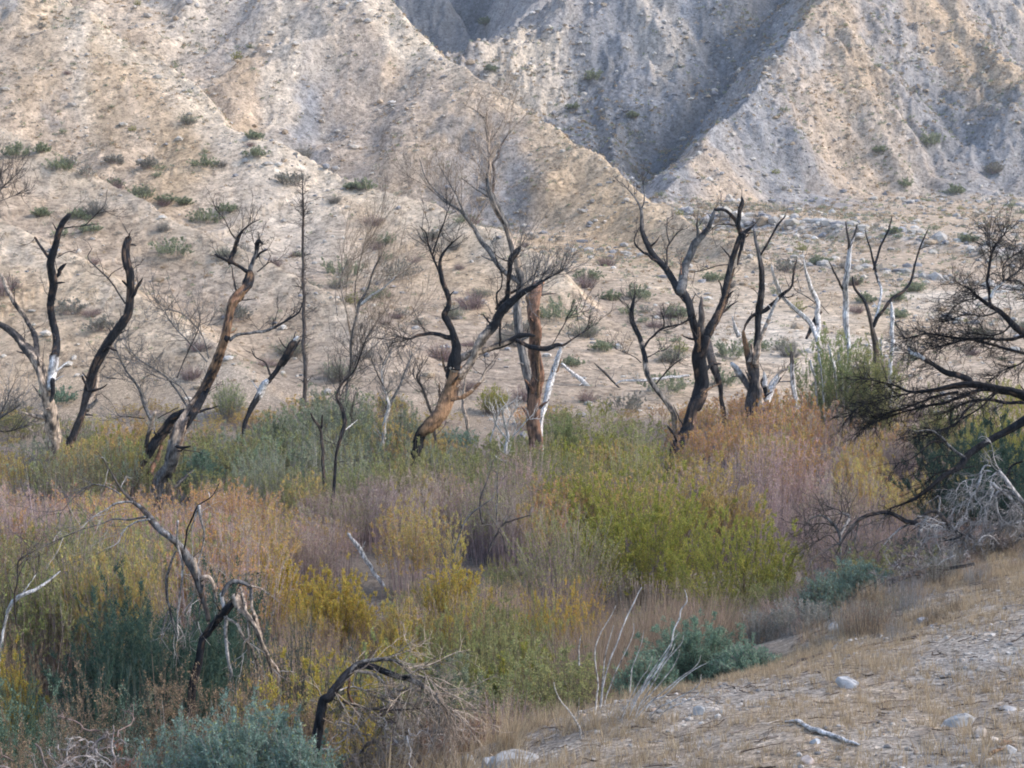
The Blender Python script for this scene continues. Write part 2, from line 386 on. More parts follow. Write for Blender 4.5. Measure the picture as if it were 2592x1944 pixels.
# ---------------------------------------------------------------- growing things
def unit(v): return v / (np.linalg.norm(v, axis=-1, keepdims=True) + 1e-9)
def tubes(soup, Pt, R, C, m=3):
    """Pt (n,k,3) centre lines, R (n,k) radii, C (n,k,3) or (3,) colours"""
    n, k, _ = Pt.shape
    T = np.empty_like(Pt); T[:, 1:-1] = Pt[:, 2:] - Pt[:, :-2]; T[:, 0] = Pt[:, 1] - Pt[:, 0]; T[:, -1] = Pt[:, -1] - Pt[:, -2]
    T = unit(T)
    mean = unit(Pt[:, -1] - Pt[:, 0])
    ref = np.where(np.abs(mean[:, 2:3]) < 0.8, np.array([[0, 0, 1.0]]), np.array([[1.0, 0.15, 0]]))
    A = unit(np.cross(T, ref[:, None, :])); B = np.cross(T, A)
    th = np.arange(m) * 2 * math.pi / m
    ring = A[:, :, None, :] * np.cos(th)[None, None, :, None] + B[:, :, None, :] * np.sin(th)[None, None, :, None]
    R = np.asarray(R)
    if R.ndim == 2: R = R[:, :, None]
    V = Pt[:, :, None, :] + ring * R[..., None]
    C = np.broadcast_to(np.asarray(C, float), Pt.shape)
    CC = np.broadcast_to(C[:, :, None, :], V.shape)
    base = (np.arange(n) * k * m)[:, None, None]
    i = np.arange(k - 1)[None, :, None] * m; j = np.arange(m)[None, None, :]; j2 = (j + 1) % m
    q = np.stack([base + i + j, base + i + j2, base + i + m + j2, base + i + m + j], -1).reshape(-1, 4)
    soup.add(V.reshape(-1, 3), CC.reshape(-1, 3), q)
def leaves(soup, p, d, L, W, c, rs):
    n = len(p)
    if n == 0: return
    d = unit(d); side = unit(np.cross(d, rs.normal(size=(n, 3))))
    L = np.broadcast_to(L, (n,))[:, None]; W = np.broadcast_to(W, (n,))[:, None]
    mid = p + d * L * 0.2
    V = np.stack([mid + side * W * 0.62, p + d * L, mid - side * W * 0.62], 1)
    soup.add(V.reshape(-1, 3), np.repeat(c, 3, 0), None, np.arange(n * 3).reshape(-1, 3))
def pick(rs, pal, n, jit=0.18):
    pal = np.array(pal, float); w = pal[:, 3] / pal[:, 3].sum()
    c = pal[rs.choice(len(pal), n, p=w), :3]
    return np.clip(c * (1 + jit * rs.normal(size=(n, 1))), 0.004, 0.95)
def curve_eval(C, idx, t):
    k = C.shape[1]; f = t * (k - 1.001); i = f.astype(int); a = (f - i)[:, None]
    p = C[idx, i] * (1 - a) + C[idx, i + 1] * a
    return p, C[idx, i + 1] - C[idx, i]
def bush(rs, h=2.5, w=2.5, stems=60, twigs=4, nleaf=1200, lpal=None, spal=None, L=.06, W=.014, dome=.25, rbase=.15,
         sr=.008, tw=.28, lo=.25, wander=.05, droop=0.0, updir=.6, hang=0.0):
    """one shrub: upright or domed stems with side twigs and leaves; returns (stem soup, leaf soup) around the origin"""
    st, lf = Soup(), Soup()
    n = stems; k = 5
    ph = rs.uniform(0, 2 * math.pi, n); r = np.sqrt(rs.uniform(0, 1, n))
    base = np.stack([np.cos(ph) * r * w * rbase, np.sin(ph) * r * w * rbase, np.zeros(n) - .05], 1)
    top = np.stack([np.cos(ph) * r * w * .5, np.sin(ph) * r * w * .5, h * (1 - dome * r ** 2) * rs.uniform(.72, 1.02, n)], 1)
    top[:, :2] += rs.normal(size=(n, 2)) * w * .05
    t = np.linspace(0, 1, k)[None, :, None]
    C = base[:, None, :] * (1 - t) + top[:, None, :] * t
    C[:, :, :2] -= (top - base)[:, None, :2] * (t * (1 - t)) * 0.7
    C[:, 1:] += np.cumsum(rs.normal(size=(n, k - 1, 3)) * wander * h * 0.25, 1)
    C[:, :, 2] -= droop * h * (t[..., 0] ** 3) * (r[:, None])
    rad = sr * rs.uniform(.6, 1.2, (n, 1)) * np.linspace(1, .25, k)[None]
    sc = pick(rs, spal, n)
    tubes(st, C, rad, sc[:, None, :])
    allC = C
    if twigs:
        m = n * twigs; idx = np.repeat(np.arange(n), twigs)
        tt = rs.uniform(lo, .95, m)
        p, d = curve_eval(C, idx, tt)
        dd = unit(unit(d) * updir + rs.normal(size=(m, 3)) * .45 + np.array([0, 0, .25 - hang]))
        ln = tw * h * rs.uniform(.4, 1.1, m) * (1.15 - tt)
        s = np.linspace(0, 1, 3)[None, :, None]
        TC = p[:, None, :] + dd[:, None, :] * ln[:, None, None] * s
        TC[:, :, 2] += (s[..., 0] ** 2) * ln[:, None] * (.25 - hang)
        tubes(st, TC, sr * .45 * np.linspace(1, .4, 3)[None] * np.ones((m, 1)), sc[idx][:, None, :] * 1.1)
    if nleaf:
        if twigs:
            i = rs.randint(0, m, nleaf); p, d = curve_eval(TC, i, rs.uniform(0, 1, nleaf))
        else:
            i = rs.randint(0, n, nleaf); p, d = curve_eval(C, i, lo + (1 - lo) * rs.uniform(0, 1, nleaf) ** .7)
        p = p + rs.normal(size=p.shape) * .01
        dirs = unit(unit(d) + rs.normal(size=(nleaf, 3)) * .6 + np.array([0, 0, -hang]))
        sz = rs.uniform(.6, 1.25, nleaf)
        # clumps of one colour along each stem
        c = pick(rs, lpal, nleaf, .15)
        leaves(lf, p, dirs, L * sz, W * sz, c, rs)
    return st, lf
# leaf and stem colours (r, g, b, weight) - the plants' own colours
LP = dict(
 rust=[(.62, .37, .19, 3), (.70, .42, .12, 3), (.62, .44, .14, 2), (.45, .41, .19, 1.3), (.60, .42, .36, 3)],
 mauve=[(.54, .41, .34, 3), (.48, .37, .33, 3), (.58, .44, .30, 2), (.46, .41, .24, 1.4)],
 amber=[(.62, .46, .17, 3), (.56, .45, .16, 3), (.44, .43, .16, 2), (.66, .43, .17, 1.5)],
 gold=[(.66, .48, .10, 3), (.58, .46, .11, 3), (.42, .42, .11, 2), (.62, .40, .11, 1.5)],
 lime=[(.36, .38, .08, 3), (.47, .44, .11, 2.4), (.26, .31, .08, 2), (.55, .46, .12, 1.4)],
 olive=[(.36, .37, .15, 3), (.44, .42, .18, 2), (.25, .29, .13, 2), (.48, .42, .19, 1)],
 sage=[(.32, .36, .24, 3), (.25, .30, .19, 2), (.42, .43, .26, 2), (.24, .28, .23, 1)],
 teal=[(.23, .34, .24, 3), (.29, .40, .28, 2), (.12, .20, .15, 2), (.28, .35, .24, 1)],
 deep=[(.055, .105, .085, 3), (.08, .14, .11, 3), (.11, .16, .11, 1.4), (.04, .075, .06, 1)],
 blue=[(.24, .34, .28, 3), (.31, .42, .34, 2), (.17, .25, .20, 2), (.36, .37, .15, .4)],
 brown=[(.36, .255, .165, 3), (.44, .32, .20, 2), (.27, .21, .15, 2), (.24, .22, .12, 1)],
 grey=[(.33, .32, .28, 3), (.27, .29, .25, 2), (.38, .34, .27, 2)],
 red=[(.30, .12, .08, 3), (.24, .10, .07, 2), (.34, .18, .11, 1)],
 green=[(.34, .40, .17, 3), (.40, .44, .19, 2), (.24, .30, .13, 2), (.46, .45, .19, 1)],
 straw=[(.48, .375, .245, 3), (.41, .325, .225, 2), (.55, .45, .31, 1)],
 pinkstraw=[(.40, .29, .21, 3), (.32, .24, .17, 2), (.46, .36, .26, 1.5), (.26, .22, .14, 1)])
SP = dict(purple=[(.36, .27, .28, 3), (.44, .33, .33, 2), (.22, .18, .18, 2), (.42, .35, .34, 1)],
          brown=[(.17, .13, .10, 3), (.22, .17, .13, 2), (.11, .09, .075, 2)],
          grey=[(.30, .29, .27, 3), (.22, .21, .20, 2), (.38, .36, .33, 1)],
          dark=[(.06, .065, .06, 3), (.09, .09, .08, 2)],
          green=[(.10, .14, .09, 3), (.14, .17, .11, 1)],
          red=[(.22, .11, .08, 3), (.28, .17, .12, 2)],
          straw=[(.45, .34, .20, 3), (.50, .40, .27, 2), (.36, .27, .17, 2)])
rot = lambda a: np.array([[math.cos(a), -math.sin(a), 0], [math.sin(a), math.cos(a), 0], [0, 0, 1.0]])
_cache = {}
KINDS = dict(
 thicket=dict(h=2.4, w=1.7, stems=44, twigs=4, nleaf=4400, L=.058, W=.0155, dome=.2, rbase=.33, sr=.006, tw=.22, lo=.3, wander=.045, updir=.9),
 thin=dict(h=2.4, w=1.7, stems=75, twigs=4, nleaf=1900, L=.054, W=.0145, dome=.2, rbase=.35, sr=.006, tw=.25, lo=.35, wander=.045, updir=.9),
 brush_fill=dict(h=1.6, w=1.8, stems=55, twigs=4, nleaf=3200, L=.034, W=.013, dome=.4, rbase=.3, sr=.005, tw=.3, lo=.2, wander=.08, updir=.5),
 tuft=dict(h=.5, w=.7, stems=60, twigs=3, nleaf=900, L=.016, W=.006, dome=.4, rbase=.4, sr=.003, tw=.3, lo=.2, wander=.08, updir=.6),
 broom_fill=dict(h=2.5, w=2.4, stems=60, twigs=5, nleaf=5000, L=.07, W=.013, dome=.45, rbase=.25, sr=.007, tw=.3, lo=.25, wander=.04, updir=1.0),
 thicket_far=dict(h=2.4, w=1.7, stems=26, twigs=3, nleaf=1900, L=.088, W=.025, dome=.2, rbase=.33, sr=.009, tw=.22, lo=.3, wander=.045, updir=.9),
 thin_far=dict(h=2.4, w=1.7, stems=46, twigs=2, nleaf=900, L=.082, W=.022, dome=.2, rbase=.35, sr=.009, tw=.25, lo=.35, wander=.045, updir=.9),
 willow=dict(h=2.6, w=3.2, stems=150, twigs=5, nleaf=21000, L=.060, W=.017, dome=.45, rbase=.25, sr=.007, tw=.24, lo=.2, wander=.05, updir=.9),
 salt=dict(h=1.2, w=1.6, stems=170, twigs=8, nleaf=26000, L=.028, W=.012, dome=.6, rbase=.2, sr=.004, tw=.25, lo=.25, wander=.06, updir=.5),
 broom=dict(h=2.5, w=2.4, stems=120, twigs=7, nleaf=13000, L=.06, W=.010, dome=.45, rbase=.25, sr=.006, tw=.3, lo=.25, wander=.04, updir=1.0),
 brush=dict(h=1.6, w=1.8, stems=90, twigs=6, nleaf=13000, L=.024, W=.009, dome=.4, rbase=.3, sr=.004, tw=.3, lo=.2, wander=.08, updir=.5),
 far=dict(h=1.2, w=1.6, stems=40, twigs=4, nleaf=1100, L=.075, W=.03, dome=.6, rbase=.2, sr=.008, tw=.3, lo=.15, wander=.08, updir=.5),
)
def proto(kind, lp, sp_, var=0, **kw):
    key = (kind, lp, sp_, var, tuple(sorted(kw.items())))
    if key not in _cache:
        rs = np.random.RandomState((hash_str(str(key))) % 2**31)
        a = dict(KINDS[kind]); a.update(kw)
        st, lf = bush(rs, lpal=LP[lp], spal=SP[sp_], **a)
        _cache[key] = (st, lf, a['h'], a['w'], rs)
    return _cache[key]
def hash_str(s):
    h = 5381
    for ch in s: h = (h * 33 + ord(ch)) & 0x7fffffff
    return h
def shrub(name, label, cat, kind, lp, sp_, x, y, h, w, yaw=0.0, group=None, ground=None, **kw):
    """a single shrub as a thing with stems and foliage parts"""
    z = float(H(x, y)) if ground is None else ground
    root = empty(name, (x, y, z)); tag(root, label, cat, group)
    rs = np.random.RandomState(hash_str(label) % 2**31)
    a = dict(KINDS[kind]); a.update(kw); a['h'] = h; a['w'] = w
    a['nleaf'] = int(a['nleaf'] * 1.25)
    st, lf = bush(rs, lpal=LP[lp], spal=SP[sp_], **a)
    tag(st.obj("stems", MAT_STEM, root), kind="stuff")
    if lf.n: tag(lf.obj("foliage", MAT_LEAF, root), kind="stuff")
    return root
def shrub_px(name, label, cat, kind, lp, sp_, u, vtop, d, wpx, **kw):
    """placed by where it stands: u, distance, the height of its top and its width in the photograph"""
    p = PD(u, vtop, d); x = p[0]; z = float(H(x, d))
    if kind == 'willow' and 'L' not in kw:
        kw['L'] = .0019 * d; kw['W'] = .00056 * d; kw['nleaf'] = int(kw.get('nleaf', 21000) * (30 / d) ** 1.3)
    h = max(.25, p[2] - z); w = wpx * S / 3600 * d
    return shrub(name, label, cat, kind, lp, sp_, x, d, h, w, **kw)
# ---------------------------------------------------------------- the willow thicket on the wash floor
def interp(u, pts):
    return np.interp(u, [p[0] for p in pts], [p[1] for p in pts])
def thicket(name, label, plants, kindf, nvar=4):
    """plants: (x, y, height, width, leaf palette, stem palette, kind)"""
    ss, sl = Soup(), Soup()
    rs = np.random.RandomState(hash_str(name) % 2**31)
    for (x, y, h, w, lp, spn, kd) in plants:
        if y > 40 and kd + '_far' in KINDS: kd += '_far'
        st, lf, ph, pw, _ = proto(kd, lp, spn, rs.randint(nvar))
        M = rot(rs.uniform(0, 6.28)) @ np.diag([1, 1, 1]) ; M = np.diag([w / pw, w / pw, h / ph]) @ M
        z = float(H(x, y)); tint = 1 + rs.uniform(-.16, .16)
        ss.merge(st.flat(), M, (x, y, z), tint); sl.merge(lf.flat(), M, (x, y, z), tint * (1 + rs.uniform(-.07, .07, 3)))
    nst = sum(len(q) for q in ss.q)      # stems are quads, leaves triangles
    ss.merge(sl.flat())
    del sl; me = ss.mesh(name, MAT_STEM); me.materials.append(MAT_LEAF)
    mi = np.zeros(len(me.polygons), np.int32); mi[nst:] = 1; me.polygons.foreach_set("material_index", mi)
    o = bpy.data.objects.new(name, me); link(o)
    return tag(o, label, kind="stuff")
class PR:
    '''a draw that changes slowly over the ground, so that bushes of one kind stand together'''
    def __init__(s, rs, x, y): s.rs = rs; s.x = x; s.y = y
    def choice(s, n, p):
        v = float(fbm(np.array([s.x / 3.4]), np.array([s.y / 5.0]), 2, 620)[0])
        r = np.clip(.5 + v * 1.25 + s.rs.normal() * .10, 0, .999)
        return int(min(n - 1, np.searchsorted(np.cumsum(p), r)))
def scatter(n, ur, dr, vt_near, vt_far, pal, seed, jit=22, avoid=None, wr=(1.2, 2.0), hmin=.7, hmax=3.4, boost=0):
    rs = np.random.RandomState(seed); out = []; tries = 0
    while len(out) < n and tries < n * 20:
        tries += 1
        d = math.sqrt(rs.uniform(dr[0] ** 2, dr[1] ** 2)); u = rs.uniform(*ur)
        f = (d - dr[0]) / (dr[1] - dr[0])
        g_ = f ** .5; v = interp(u, vt_near) * (1 - g_) + interp(u, vt_far) * g_ + rs.normal() * jit
        p = PD(u, v, d)
        if avoid and avoid(p[0], d, u): continue
        h = p[2] - float(H(p[0], d))
        if h < hmin: h = hmin * rs.uniform(.8, 1.3)
        h = min(h, hmax) * (1.10 + .16 * float(vnoise(np.array([p[0] / 2.2]), np.array([d / 3.0]), 610)[0]))
        lp, spn, kd = pal(u, f, PR(rs, p[0], d))
        out.append((p[0], d, h, rs.uniform(*wr), lp, spn, kd))
    return out
def pal_left(u, f, rs):
    if f > .7: return [('amber', 'purple', 'thicket'), ('rust', 'purple', 'thicket'), ('mauve', 'purple', 'thicket')][rs.choice(3, p=[.3, .5, .2])]
    return [('olive', 'purple', 'thicket'), ('amber', 'purple', 'thicket'), ('rust', 'purple', 'thicket'), ('mauve', 'purple', 'thin'), ('mauve', 'purple', 'thicket')][rs.choice(5, p=[.04, .16, .34, .28, .18])]
def pal_mid(u, f, rs):
    if f > .4 or (u < 640): return [('olive', 'purple', 'thicket'), ('amber', 'purple', 'thicket'), ('mauve', 'purple', 'thicket')][rs.choice(3, p=[.38, .47, .15])]
    return [('amber', 'purple', 'thicket'), ('mauve', 'purple', 'thin'), ('mauve', 'purple', 'thicket'), ('olive', 'purple', 'thin')][rs.choice(4, p=[.25, .4, .25, .1])]
def pal_right(u, f, rs):
    if u < 1460: return [('olive', 'purple', 'thicket'), ('lime', 'brown', 'thicket'), ('amber', 'purple', 'thicket'), ('rust', 'purple', 'thicket')][rs.choice(4, p=[.25, .2, .4, .15])]
    if f > .42 and u < 1800: return [('rust', 'purple', 'thicket'), ('amber', 'purple', 'thicket')][rs.choice(2, p=[.72, .28])]
    return [('mauve', 'purple', 'thin'), ('mauve', 'purple', 'thicket'), ('rust', 'purple', 'thicket'), ('amber', 'purple', 'thicket')][rs.choice(4, p=[.3, .25, .2, .25])]
clear = lambda x, y, u: (725 < u < 860 and y < 35)
# left
pl = scatter(235, (-480, 560), (23, 35), [(-100, 1190), (300, 1200), (560, 1190)], [(-100, 1040), (250, 1050), (560, 1075)], pal_left, 1)
thicket("willow_thicket", "rust and mauve willow thicket with bare stems covering the left side of the wash", pl, None)
pm = scatter(210, (520, 1180), (30, 50), [(520, 1170), (750, 1110), (900, 1100), (1180, 1120)], [(520, 1000), (700, 1000), (860, 985), (1000, 960), (1180, 935)], pal_mid, 2, avoid=clear)
thicket("willow_thicket", "mauve stemmed willow thicket with amber tops in the middle of the wash", pm, None)
pr = scatter(345, (1120, 2480), (33, 60), [(1120, 1080), (1500, 1030), (1700, 1030), (2000, 1090), (2250, 1100)],
             [(1120, 925), (1200, 905), (1300, 878), (1420, 885), (1470, 905), (1560, 865), (1680, 843), (1850, 848), (2000, 905), (2250, 900)], pal_right, 3)
thicket("willow_thicket", "orange and mauve willow thicket massed below the white snags on the right", pr, None)
def pal_back(u, f, rs):
    return [('sage', 'grey', 'thicket'), ('olive', 'brown', 'thicket'), ('sage', 'brown', 'thin'), ('amber', 'purple', 'thicket')][rs.choice(4, p=[.22, .38, .10, .30])]
pb = scatter(230, (-480, 1010), (38, 58), [(-100, 1010), (150, 990), (520, 1000), (760, 985), (1010, 985)],
             [(-100, 985), (60, 925), (240, 895), (400, 920), (470, 900), (560, 860), (700, 845), (850, 860), (920, 900), (1010, 950)], pal_back, 4, jit=16, hmax=3.6)
thicket("streamside_brush", "grey green streamside brush around the bases of the burnt trees", pb, None)
# ---------------------------------------------------------------- dead and burnt trees
CROPS = dict(A4=(0, 550, 2212 / 900), A5=(850, 450, 2212 / 900), A6=(1692, 450, 2212 / 900), L1=(0, 1150, 2212 / 1060), L2=(700, 1000, 2212 / 1060),
             L3=(1532, 1000, 2212 / 1060), L4=(1092, 1400, 3.05), L5=(1792, 1400, 2.765), R1=(2050, 450, 4.081), R2=(2050, 850, 4.081), R3=(2050, 1150, 4.081), D=(0, 0, 2212 / 2592))
BARK = {'K': (.020, .021, .025), 'G': (.17, .165, .16), 'B': (.27, .165, .095), 'P': (.46, .37, .29), 'R': (.28, .16, .105), 'S': (.44, .41, .385), 'W': (.68, .655, .63), 'D': (.085, .075, .07)}
def catmull(p, n):
    p = np.asarray(p, float); k = len(p)
    if k == 2: p = np.vstack([p[0], p.mean(0), p[1]]); k = 3
    q = np.vstack([2 * p[0] - p[1], p, 2 * p[-1] - p[-2]])
    out = []
    for i in range(1, k):
        t = np.linspace(0, 1, n, endpoint=False)[:, None]
        a, b, c, d = q[i - 1], q[i], q[i + 1], q[i + 2]
        out.append(.5 * ((2 * b) + (-a + c) * t + (2 * a - 5 * b + 4 * c - d) * t ** 2 + (-a + 3 * b - 3 * c + d) * t ** 3))
    return np.vstack(out + [p[-1:]])
def limb_points(pts, crop, d, rs, field, tilt):
    x0, y0, s = CROPS[crop]
    out = []; L = 0; prev = None
    for (X, Y, w) in pts:
        px, py = x0 + X / s, y0 + Y / s
        if prev is not None: L += math.hypot(px - prev[0], py - prev[1]) / 3600 * d
        prev = (px, py)
        dd = d + .9 * d / 50 * float(vnoise(np.array([px / 160.0]), np.array([py / 160.0]), field)[0]) + tilt * L
        p = P(px, py, dd)
        out.append([*p, max(w, 2.2) / s / 3600 * dd * .5])
    return np.array(out)
def seed_of(rs): return float(rs.randint(0, 900))
def ang_(m): return (np.arange(m) * 1.0)[None]
def limb_tube(soup, lp, code, rs, m=9, sub=5, rough=.10, ends=True, skip=0):
    c = catmull(lp, sub); c[:, 3] = np.maximum(c[:, 3], .0015)
    f0 = np.clip((np.arange(len(c)) - skip * sub) / max(1, len(c) - 1 - skip * sub), 0, 1)
    al = np.concatenate([[0], np.cumsum(np.linalg.norm(np.diff(c[:, :3], axis=0), axis=1))])
    step = max(c[:, 3].mean() * (.55 if m > 12 else .8), al[-1] / 90)      # rings evenly spaced along the limb
    k = int(np.clip(al[-1] / step, 6, 90)); sa = np.linspace(0, al[-1], k)
    c = np.stack([np.interp(sa, al, c[:, j]) for j in range(4)], 1); f = np.interp(sa, al, f0); sub = 5
    r = c[:, 3]
    stp = max(3, min(7, k // 4)); kn = np.arange(0, k + stp, stp); wob = rs.normal(size=(k, 3)) * (r[:, None] * .02) + np.stack([np.interp(np.arange(k), kn, rs.normal(size=len(kn))) for _ in range(3)], 1) * r[:, None] * .28; wob[0] = wob[-1] = 0
    pt = c[:, :3] + wob
    prof = 1 + .20 * rs.normal(size=(1, m)) + .35 * rough * rs.normal(size=(k, m)); knot = np.interp(np.arange(k), kn, rs.normal(size=len(kn))) * rough * .7
    R = r[:, None] * (prof + knot[:, None])
    if ends: R[-1] *= .35
    th = f + .07 * np.interp(np.arange(k), np.arange(0, k + 3, 3), rs.normal(size=len(np.arange(0, k + 3, 3))))
    ring = (rs.normal(size=(1, m)) * .05 + th[:, None])
    C = np.zeros((k, m, 3)) + np.array(BARK[code[0]])
    for ci in range(1, len(code)):
        e_ = ci / len(code); mixf = smooth(e_ - .03, e_ + .03, ring)[..., None]
        C = C * (1 - mixf) + np.array(BARK[code[ci]]) * mixf
    blot = vnoise(np.arange(k)[:, None] * .35 + seed_of(rs) + 0 * ang_(m), ang_(m) * 1.1 + np.arange(k)[:, None] * .05, 333)
    if code[0] not in 'KD' or code[-1] not in 'KD':
        lo_ = .58 if 'W' in code or 'S' in code else .25; bm_ = smooth(lo_, lo_ + .25, blot)[..., None] * .85; C = C * (1 - bm_) + np.array(BARK['K']) * 1.6 * bm_
    else:
        bm_ = smooth(.42, .6, blot)[..., None] * .8; C = C * (1 - bm_) + np.array([.15, .10, .07]) * bm_
    # write the tube by hand to colour each side on its own
    T = np.gradient(pt, axis=0); T = unit(T); ref = np.array([0, 0, 1.]) if abs(T.mean(0)[2]) < .8 else np.array([1., .15, 0])
    A = unit(np.cross(T, ref)); B = np.cross(T, A); ang = np.arange(m) * 2 * math.pi / m
    V = pt[:, None] + (A[:, None] * np.cos(ang)[None, :, None] + B[:, None] * np.sin(ang)[None, :, None]) * R[..., None]
    i = np.arange(k - 1)[:, None] * m; j = np.arange(m)[None]; j2 = (j + 1) % m
    q = np.stack([i + j, i + j2, i + m + j2, i + m + j], -1).reshape(-1, 4)
    V = V.reshape(-1, 3); C = np.clip(C.reshape(-1, 3) * (1 + .25 * rs.normal(size=(k * m, 1))), .006, .9)
    e0, e1 = len(V), len(V) + 1
    V = np.vstack([V, pt[0], pt[-1]]); C = np.vstack([C, C[0], C[-1]])
    jj = np.arange(m); t1 = np.stack([np.full(m, e0), (jj + 1) % m, jj], 1); o = (k - 1) * m
    t2 = np.stack([np.full(m, e1), o + jj, o + (jj + 1) % m], 1)
    soup.add(V, C, q, np.vstack([t1, t2]))
    return c
def snags(soup, c, code, rs):
    '''broken stubs and splinters standing off the thicker wood'''
    L = np.linalg.norm(np.diff(c[:, :3], axis=0), axis=1).sum()
    for _ in range(int(L * 1.6)):
        i = rs.randint(1, len(c) - 1); r = c[i, 3]
        if r < .018 or rs.rand() < .3: continue
        t = unit(c[i + 1, :3] - c[i - 1, :3]); o = unit(np.cross(t, rs.normal(size=3))); dr = unit(o * rs.uniform(.5, 1) + t * rs.uniform(.2, 1))
        ln = r * rs.uniform(1.6, 5); r0 = r * rs.uniform(.15, .38)
        pts = np.array([np.append(c[i, :3], r0), np.append(c[i, :3] + dr * (r + ln * .5), r0 * .8), np.append(c[i, :3] + dr * (r + ln) + rs.normal(size=3) * r * .4, r0 * .3)])
        limb_tube(soup, pts, code[min(len(code) - 1, int(i / len(c) * len(code)))], rs, m=5, sub=2)
def grow(soup, starts, dirs, lens, rad, col, rs, levels=2, kids=4, wander=.22, up=.1, spread=.75, m=3, ratio=.55):
    """twigs and their side twigs, level by level"""
    n = len(starts)
    if n == 0: return
    k = 6
    st = np.repeat(lens[:, None] / (k - 1), k - 1, 1)
    D = np.empty((n, k - 1, 3)); d = unit(dirs)
    for i in range(k - 1):
        d = unit(d + rs.normal(size=(n, 3)) * wander + np.array([0, 0, up]))
        D[:, i] = d
    C = np.concatenate([starts[:, None], starts[:, None] + np.cumsum(D * st[..., None], 1)], 1)
    tubes(soup, C, rad[:, None] * np.linspace(1, .3, k)[None], col, m)
    if levels > 1:
        idx = np.repeat(np.arange(n), kids); t = rs.uniform(.2, .97, n * kids)
        p, dd = curve_eval(C, idx, t)
        nd = unit(unit(dd) + rs.normal(size=(n * kids, 3)) * spread)
        grow(soup, p, nd, lens[idx] * ratio * rs.uniform(.5, 1.2, n * kids) * (1.1 - .5 * t), rad[idx] * .55, col[idx] if np.ndim(col) == 3 else col, rs, levels - 1, kids, wander, up, spread, m, ratio)
def dead_tree(name, label, cat, crop, d, trunk, branches, twig=None, seed=1, tilt=None, base_ext=True, group=None, front=0.0):
    """trunk: (points, colours); branches: list of the same, traced limb by limb; twig: dict(n, len, levels, kids, up, col)"""
    rs = np.random.RandomState(seed * 77 + 5); field = 300 + seed * 7
    tp = limb_points(trunk[0], crop, d, rs, field, 0.0)
    nskip = 0
    if base_ext:
        g = float(H(tp[0, 0], tp[0, 1])) - .15
        if tp[0, 2] > g + .1:
            dv = tp[0, :3] - tp[1, :3]; dv = dv / np.linalg.norm(dv); dv[:2] *= .4; dv[2] = min(dv[2], -.55)
            L = (tp[0, 2] - g) / -dv[2]
            steps = max(1, int(L / .8))
            ext = [np.append(tp[0, :3] + dv * L * f, tp[0, 3] * (1 + .25 * f)) for f in np.linspace(1, 0, steps + 1)[:-1]]
            tp = np.vstack([ext, tp]); nskip = len(ext)
    root = empty(name, tp[0, :3]); tag(root, label, cat, group)
    org = tp[0, :3].copy()
    s = Soup(); limbs = []
    limbs.append((limb_tube(s, tp, trunk[1], rs, m=14, sub=8, skip=nskip), trunk[1])); snags(s, limbs[-1][0], trunk[1], rs)
    s.obj("trunk", MAT_BARK, root, org)
    for b in branches:
        pts, code = b[0], b[1]
        lp = limb_points(pts, crop, d - (front if code[0] in 'WPBR' else 0), rs, field, rs.uniform(-.3, .3) if tilt is None else tilt)
        # start the branch where the limb field already is
        s = Soup(); limbs.append((limb_tube(s, lp, code, rs, m=7 if lp[:, 3].max() > .02 else 5, sub=4), code)); snags(s, limbs[-1][0], code, rs)
        s.obj("branch", MAT_BARK, root, org)
    if twig:
        s = Soup()
        for tw in (twig if isinstance(twig, list) else [twig]):
            P0, D0, L0, R0 = [], [], [], []
            for i, (c, code) in enumerate(limbs):
                if 'on' in tw and i not in tw['on']: continue
                thin = np.where(c[:, 3] < tw.get('maxr', .07))[0]
                if len(thin) < 2: continue
                seg = np.linalg.norm(c[thin[-1], :3] - c[thin[0], :3])
                nn = max(1, int(1.9 * tw['n'] * seg + .5))
                for _ in range(nn):
                    f = rs.uniform(tw.get('lo', .2), 1) ** .7; a = thin[min(len(thin) - 1, int(f * len(thin)))]
                    dr = c[min(a + 1, len(c) - 1), :3] - c[max(a - 1, 0), :3]
                    dr = dr / (np.linalg.norm(dr) + 1e-6)
                    dd = dr * tw.get('fwd', .6) + rs.normal(size=3) * .6 + np.array([0, 0, tw.get('up', .1)]) + np.array(tw.get('bias', (0, 0, 0)))
                    P0.append(c[a, :3]); D0.append(dd); L0.append(tw['len'] * rs.uniform(.5, 1.3)); R0.append(max(tw.get('r', .012), d * .00026))
            if P0:
                base = np.array(BARK[tw.get('col', 'K')])
                col = base * (1 + .3 * rs.normal(size=(len(P0), 1, 1)))
                col = np.clip(np.broadcast_to(col, (len(P0), 1, 3)), .01, .8)
                grow(s, np.array(P0), np.array(D0), np.array(L0), np.array(R0), col, rs, tw.get('levels', 2), tw.get('kids', 4), tw.get('wander', .2), tw.get('up', .1) * .5, tw.get('spread', .6))
        if s.n: tag(s.obj("twigs", MAT_BARK, root, org), kind="stuff")
    return root
T = dead_tree
